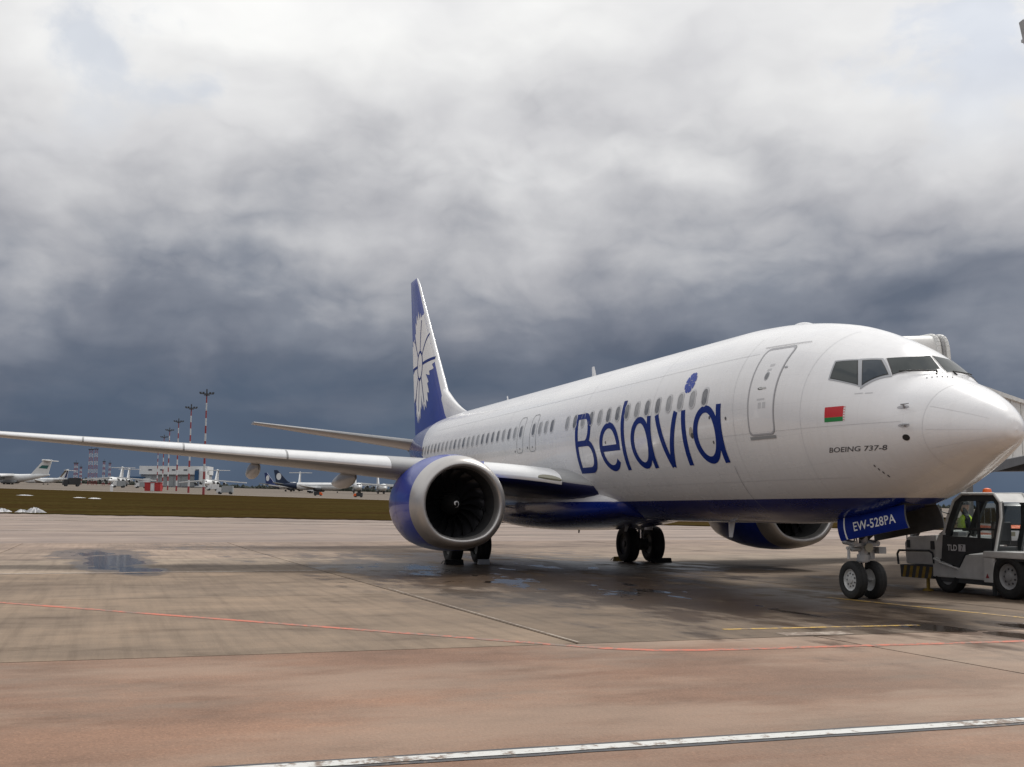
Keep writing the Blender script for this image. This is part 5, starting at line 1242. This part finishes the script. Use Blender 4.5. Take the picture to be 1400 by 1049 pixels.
# ---------------- parked far aircraft
def ring_loft(m, st, n=16):       # stations: x, halfwidth, halfheight, zc
    m.loft([[(x, a * math.cos(t), z + b * math.sin(t)) for t in np.linspace(0, 2 * PI, n, endpoint=False)] for x, a, b, z in st])
def slab_wing(m, pts, th):        # pts: LE root, LE tip, TE tip, TE root as xyz
    P = [Vector(p) for p in pts]; u = Vector((0, 0, th)); m.add([tuple(p + u * k) for k in (.5, -.5) for p in (P[0], P[1] + u * 0, P[2], P[3])], [(0, 1, 2, 3), (4, 5, 6, 7), (0, 1, 5, 4), (1, 2, 6, 5), (2, 3, 7, 6), (3, 0, 4, 7)])
def nacelle(o, x, y, z, r, L_, mat='far_white'):
    m = MB(); m.lathe([(x, r * .86), (x + .3, r), (x + L_ * .6, r), (x + L_, r * .6)], (0, y, z), 'x', 14); e = m.build('engine', mat, o, smooth=True)
    m = MB(); m.lathe([(x + .35, r * .88), (x + .4, .02)], (0, y, z), 'x', 14); m.build('intake', 'far_dark', e); return e
def heavy_T(tail_xy, rz, label, emblem=None, body='far_white'):      # four-engined high-wing freighter; origin under the tail
    o = empty('cargo_jet', (*tail_xy, zt(*tail_xy)), rz); tag(o, label, 'jet', 'parked jets on the far apron')
    X = -41.0
    m = MB(); ring_loft(m, [(X, .3, .3, 3.6), (X + 1.2, 1.3, 1.3, 3.8), (X + 4, 2.2, 2.2, 4.1), (X + 7, 2.4, 2.4, 4.2), (X + 28, 2.4, 2.4, 4.2), (X + 34, 2.1, 1.9, 4.8), (X + 40, 1.3, 1.2, 5.6), (X + 46, .4, .4, 6.2)]); m.build('fuselage', body, o, smooth=True)
    for s in (1, -1):
        m = MB(); slab_wing(m, [(X + 16, s * 2.0, 6.5), (X + 26.5, s * 25.2, 4.9), (X + 28.8, s * 25.2, 4.9), (X + 25.5, s * 2.0, 6.4)], .75); m.build('wing', body, o)
        m = MB(); slab_wing(m, [(X + 41.5, s * .2, 14.7), (X + 45.5, s * 8.7, 14.7), (X + 47.2, s * 8.7, 14.7), (X + 46.5, s * .2, 14.7)], .45); m.build('stabiliser', body, o)
        for yy, xx, zz in ((6.4, 15.2, 4.2), (10.6, 17.4, 3.9)): nacelle(o, X + xx, s * yy, zz, 1.1, 6.2, 'far_grey')
        m = MB(); ring_loft(m, [(X + 17, .2, .2, 2.2), (X + 18, .9, 1.0, 2.0), (X + 26, .9, 1.0, 2.0), (X + 27.5, .2, .2, 2.2)], 10); [None for _ in [0]]; m.v = [(a, b + s * 2.3, c) for a, b, c in m.v]; m.build('gear_fairing', 'far_grey', o, smooth=True)
        for xx in (19.5, 22.5):
            m = MB(); m.lathe([(-.35, .65), (.35, .65)], (X + xx, s * 2.0, .65), 'y', 14, close=True); m.build('wheel', 'far_dark', o)
    m = MB(); m.prism([(X + 34, 5.9), (X + 41.6, 14.5), (X + 46.9, 14.5), (X + 45, 6.2)], 'y', -.35, .35); fn = m.build('tail_fin', body, o)
    if emblem:
        for s in (1, -1): m = MB(); m.add([(X + 39.2, s * .36, 10.2), (X + 41.2, s * .36, 12.0), (X + 45.4, s * .36, 11.8), (X + 44.6, s * .36, 9.8)], [(0, 1, 2, 3)]); m.build('tail_emblem', emblem, fn)
    m = MB(); m.lathe([(X + 41.0, .5), (X + 42, .6), (X + 47.2, .3)], (0, 0, 14.9), 'x', 10, close=True); m.build('fin_bullet', body, o)
    m = MB(); m.lathe([(-.6, .55), (.6, .55)], (X + 6, 0, .55), 'y', 14, close=True); m.build('nose_wheel', 'far_dark', o)
    m = MB(); m.box((X + 2.1, 0, 5.3), (1.2, 2.6, .7)); m.build('cockpit_window', 'far_dark', o)
    return o
def narrow(tail_xy, rz, label, fin='far_blue', ttail=False, tri=False, tailbody=None, k=1.0):
    o = empty('parked_jet', (*tail_xy, zt(*tail_xy)), rz); tag(o, label, 'jet', 'parked jets on the far apron'); o.scale = (k, k, k)
    X = -35
    m = MB(); ring_loft(m, [(X, .2, .2, 3.1), (X + 1, .9, .9, 3.2), (X + 3, 1.6, 1.6, 3.4), (X + 5.5, 1.9, 1.95, 3.5), (X + 24, 1.9, 1.95, 3.5), (X + 31, 1.3, 1.2, 4.1), (X + 38, .25, .25, 4.7)]); fu = m.build('fuselage', 'far_white', o, smooth=True)
    if tailbody: m = MB(); ring_loft(m, [(X + 26, 1.80, 1.84, 3.66), (X + 31, 1.32, 1.22, 4.1), (X + 38.1, .27, .27, 4.7)]); m.build('painted_tail', tailbody, fu, smooth=True)
    m = MB(); m.box((X + 15, 0, 3.9), (20, 3.84, .3)); m.build('window_band', 'far_grey', fu)
    for s in (1, -1):
        m = MB(); slab_wing(m, [(X + 12.5, s * 1.6, 2.3), (X + 20.8, s * 16.8, 3.8), (X + 22.2, s * 16.8, 3.8), (X + 20, s * 1.6, 2.3)], .5); m.build('wing', 'far_white', o)
        zs = 11.2 if ttail else 4.6; x0 = 35.5 if ttail else 33
        m = MB(); slab_wing(m, [(X + x0, s * .2, zs), (X + x0 + 3.8, s * 6.8, zs + (0 if ttail else .7)), (X + x0 + 5, s * 6.8, zs + (0 if ttail else .7)), (X + x0 + 4, s * .2, zs)], .3); m.build('stabiliser', 'far_white' if ttail else 'far_grey', o)
        if tri: nacelle(o, X + 28, s * 2.6, 4.3, .95, 5.5, 'far_white')
        else: nacelle(o, X + 12, s * 4.9, 1.6, 1.05, 4.2, 'far_dark')
        m = MB(); m.lathe([(-.4, .55), (.4, .55)], (X + 19.5, s * 2.8, .55), 'y', 14, close=True); m.build('wheel', 'far_dark', o)
    m = MB(); m.prism([(X + 29, 5.0), (X + 31.5, 6.3), (X + 37, 12.2), (X + 39, 12.2), (X + 37.6, 5.0)], 'y', -.25, .25); fn = m.build('tail_fin', fin, o)
    if not ttail:
        for s in (1, -1): m = MB(); m.add([(X + 36.2 + 1.35 * math.cos(a), s * .26, 8.7 + 1.9 * math.sin(a)) for a in np.linspace(0, 2 * PI, 14, endpoint=False)], [tuple(range(14))]); m.build('tail_emblem', 'far_white', fn)
    else:
        for s in (1, -1): m = MB(); m.add([(X + 31.6, s * .26, 6.2), (X + 33.2, s * .26, 6.2), (X + 38.0, s * .26, 11.8), (X + 36.4, s * .26, 11.8)], [(0, 1, 2, 3)]); m.build('tail_stripe', 'far_brown', fn)
        for s in (1, -1): m = MB(); m.add([(X + 35.5, s * .26, 5.6), (X + 37.6, s * .26, 5.6), (X + 38.8, s * .26, 12.0), (X + 37.8, s * .26, 11.0)], [(0, 1, 2, 3)]); m.build('tail_band', 'far_blue', fn)
    m = MB(); m.lathe([(-.25, .38), (.25, .38)], (X + 4, 0, .38), 'y', 14, close=True); m.build('nose_wheel', 'far_dark', o)
    return o
# heading: local -x is forward; picture left is about +73 deg from the x axis
heavy_T((738.9, 51.8), R(-112), 'white cargo jet with green emblem on its T-tail at the left edge', 'far_green')
narrow((948.5, 46.5), R(-122), 'white jet with brown and blue striped T-tail behind the left cargo jet', 'far_white', True, True)
heavy_T((934.1, 4.7), R(-12), 'white four-engined cargo jet seen head on, left of the red hut, nearer fin')
heavy_T((1017.3, -1.5), R(-10), 'second head-on cargo jet whose fin stands just right behind the first')
heavy_T((910.4, -64.5), R(-17), 'white four-engined cargo jet seen head on right of the rightmost light mast')
narrow((715.0, -79.5), R(44), 'blue-tailed airliner with white flower on its fin, left of the navy-tailed one', 'far_blue', tailbody='far_blue', k=.95)
narrow((631.9, -75.2), R(70), 'long white airliner with navy fin and white emblem seen side on', 'far_navy', tailbody='far_navy')
heavy_T((889.8, -124.6), R(-15), 'cargo jet with thin T-tail standing behind the navy-finned airliner')
heavy_T((757.3, -141.3), R(-8), 'left of the two cargo jets with T-tails beside the near engine', None, 'far_white')
heavy_T((791.7, -164.1), R(-6), 'right of the two cargo jets with T-tails, closest to the near engine')

# ---------------- small far vehicles
def small_truck(x, y, rz, label, cab, box, k=1.0):
    o = empty('utility_truck', (x, y, zt(x, y)), rz); tag(o, label, 'truck', 'small vehicles on the far apron'); o.scale = (k, k, k)
    m = MB(); m.box((-.6, 0, 1.7), (3.6, 2.2, 2.2)); m.build('cargo_box', box, o, bevel=.05)
    m = MB(); m.prism([(1.3, .5), (3.0, .5), (3.05, 1.4), (2.6, 2.3), (1.3, 2.35)], 'y', -1.05, 1.05); m.build('cab', cab, o, bevel=.05)
    m = MB(); m.add([(3.07, -.9, 1.42), (3.07, .9, 1.42), (2.66, .85, 2.2), (2.66, -.85, 2.2)], [(0, 1, 2, 3)]); m.build('windscreen', 'far_dark', o)
    for s in (1, -1):
        for xx in (-1.6, 2.0): m = MB(); m.lathe([(-.14, .48), (.14, .48)], (xx, s * 1.0, .48), 'y', 14, close=True); m.build('wheel', 'far_dark', o)
    return o
small_truck(354.6, -20.7, R(75), 'white truck on the far apron right of the tallest light mast', 'whitemast', 'far_grey', .9)
small_truck(679.4, 32.6, R(100), 'dark covered truck standing left of the red hut under the lattice towers', 'far_dark', 'far_dark', 1.7)
small_truck(405.4, -57.4, R(250), 'small orange and dark tug in front of the long white airliner', 'orange', 'far_dark', .55)
small_truck(380.9, -67.2, R(60), 'small orange tug nearest the engine on the far apron', 'orange', 'far_dark', .55)
for (x, y, k, lb) in ((690, 8, 1.4, 'grey tank truck parked between the dark truck and the red hut'), (720, -5, 1.3, 'white box truck parked just left of the red hut'), (640, -40, 1.2, 'white van truck under the wing of the head-on cargo jet'), (650, -97, 1.3, 'white low truck left of the blue-tailed airliner')):
    small_truck(x, y, R(80 + 20 * k), lb, 'far_white', 'far_grey' if k > 1.25 else 'far_white', k)
# boundary marker
x, y = 344.8, 12.5; o = empty('marker_post', (x, y, zt(x, y))); tag(o, 'short pale marker post at the far grass edge', 'post')
m = MB(); m.prism([(-.6, 0), (.6, 0), (.4, 1.6), (-.4, 1.6)], 'y', -.4, .4); m.build('post', 'whitemast', o); m = MB(); m.lathe([(1.6, .5), (1.9, .3), (2.0, .05)], (0, 0, 0), 'z', 12, close=True); m.build('cap', 'win_frame', o)

# ---------------- old snow lying on the grass
def snow(x, y, a, b, h, label):
    m = MB(); n = 26; vv = [(x, y, zt(x, y) + h)]; K = 5
    rnd = [random.uniform(.55, 1.2) for _ in range(n)]
    for j in range(1, K + 1):
        for k in range(n):
            t = 2 * PI * k / n; r = j / K * rnd[k]; px, py = x + a * r * math.cos(t), y + b * r * math.sin(t)
            vv.append((px, py, zt(px, py) + .0 + max(0, h * (1 - (j / K) ** 1.6)) * random.uniform(.5, 1.3)))
    m.add(vv, [(0, 1 + k, 1 + (k + 1) % n) for k in range(n)] + [(1 + j * n + k, 1 + j * n + (k + 1) % n, 1 + (j + 1) * n + (k + 1) % n, 1 + (j + 1) * n + k) for j in range(K - 1) for k in range(n)])
    o = m.build('snow_heap', 'snow', None); tag(o, label, 'snow', 'leftover snow on the grass')
snow(100.8, 22.1, .8, .8, .32, 'small lump of old snow at the left picture edge by the apron')
snow(100.4, 20.5, .6, .6, .26, 'dirty snow lump just left of the largest snow heap')
snow(99.6, 19.3, .9, 1.0, .45, 'largest heap of old snow on the grass edge at left')
snow(190.9, 25.9, 2, 1.4, .12, 'flat snow patch far left on the grass strip')
snow(177.4, 17.4, 2, 1.2, .10, 'faint snow patch in the middle of the three far ones')
snow(171.3, 15.1, 2, 1.0, .14, 'bright thin snow patch, rightmost on the grass strip')

# ---------------- far wood along the horizon
m = MB(); rnd = random.Random(3)
for q in np.linspace(-.62, .75, 900):
    D = 2450 + rnd.uniform(-120, 120); x, y = XY(D, q * D); z0 = zt(x, y); h = rnd.uniform(5, 12) * (1 + .25 * math.sin(q * 31)); w = rnd.uniform(3, 6)
    vv = []
    for zz, ww in ((0, .6), (.35, 1.0), (.7, .75)):
        for k in range(6): t = 2 * PI * k / 6 + rnd.uniform(-.3, .3); vv.append((x + w * ww * math.cos(t) * rnd.uniform(.7, 1.2), y + w * ww * math.sin(t) * rnd.uniform(.7, 1.2), z0 + h * zz - 1))
    vv.append((x, y, z0 + h))
    m.add(vv, [(j * 6 + k, j * 6 + (k + 1) % 6, (j + 1) * 6 + (k + 1) % 6, (j + 1) * 6 + k) for j in range(2) for k in range(6)] + [(12 + k, 12 + (k + 1) % 6, 18) for k in range(6)])
o = m.build('forest', 'forest', None, fix=False); tag(o, 'dark line of distant trees along the horizon', 'trees', kind='stuff')
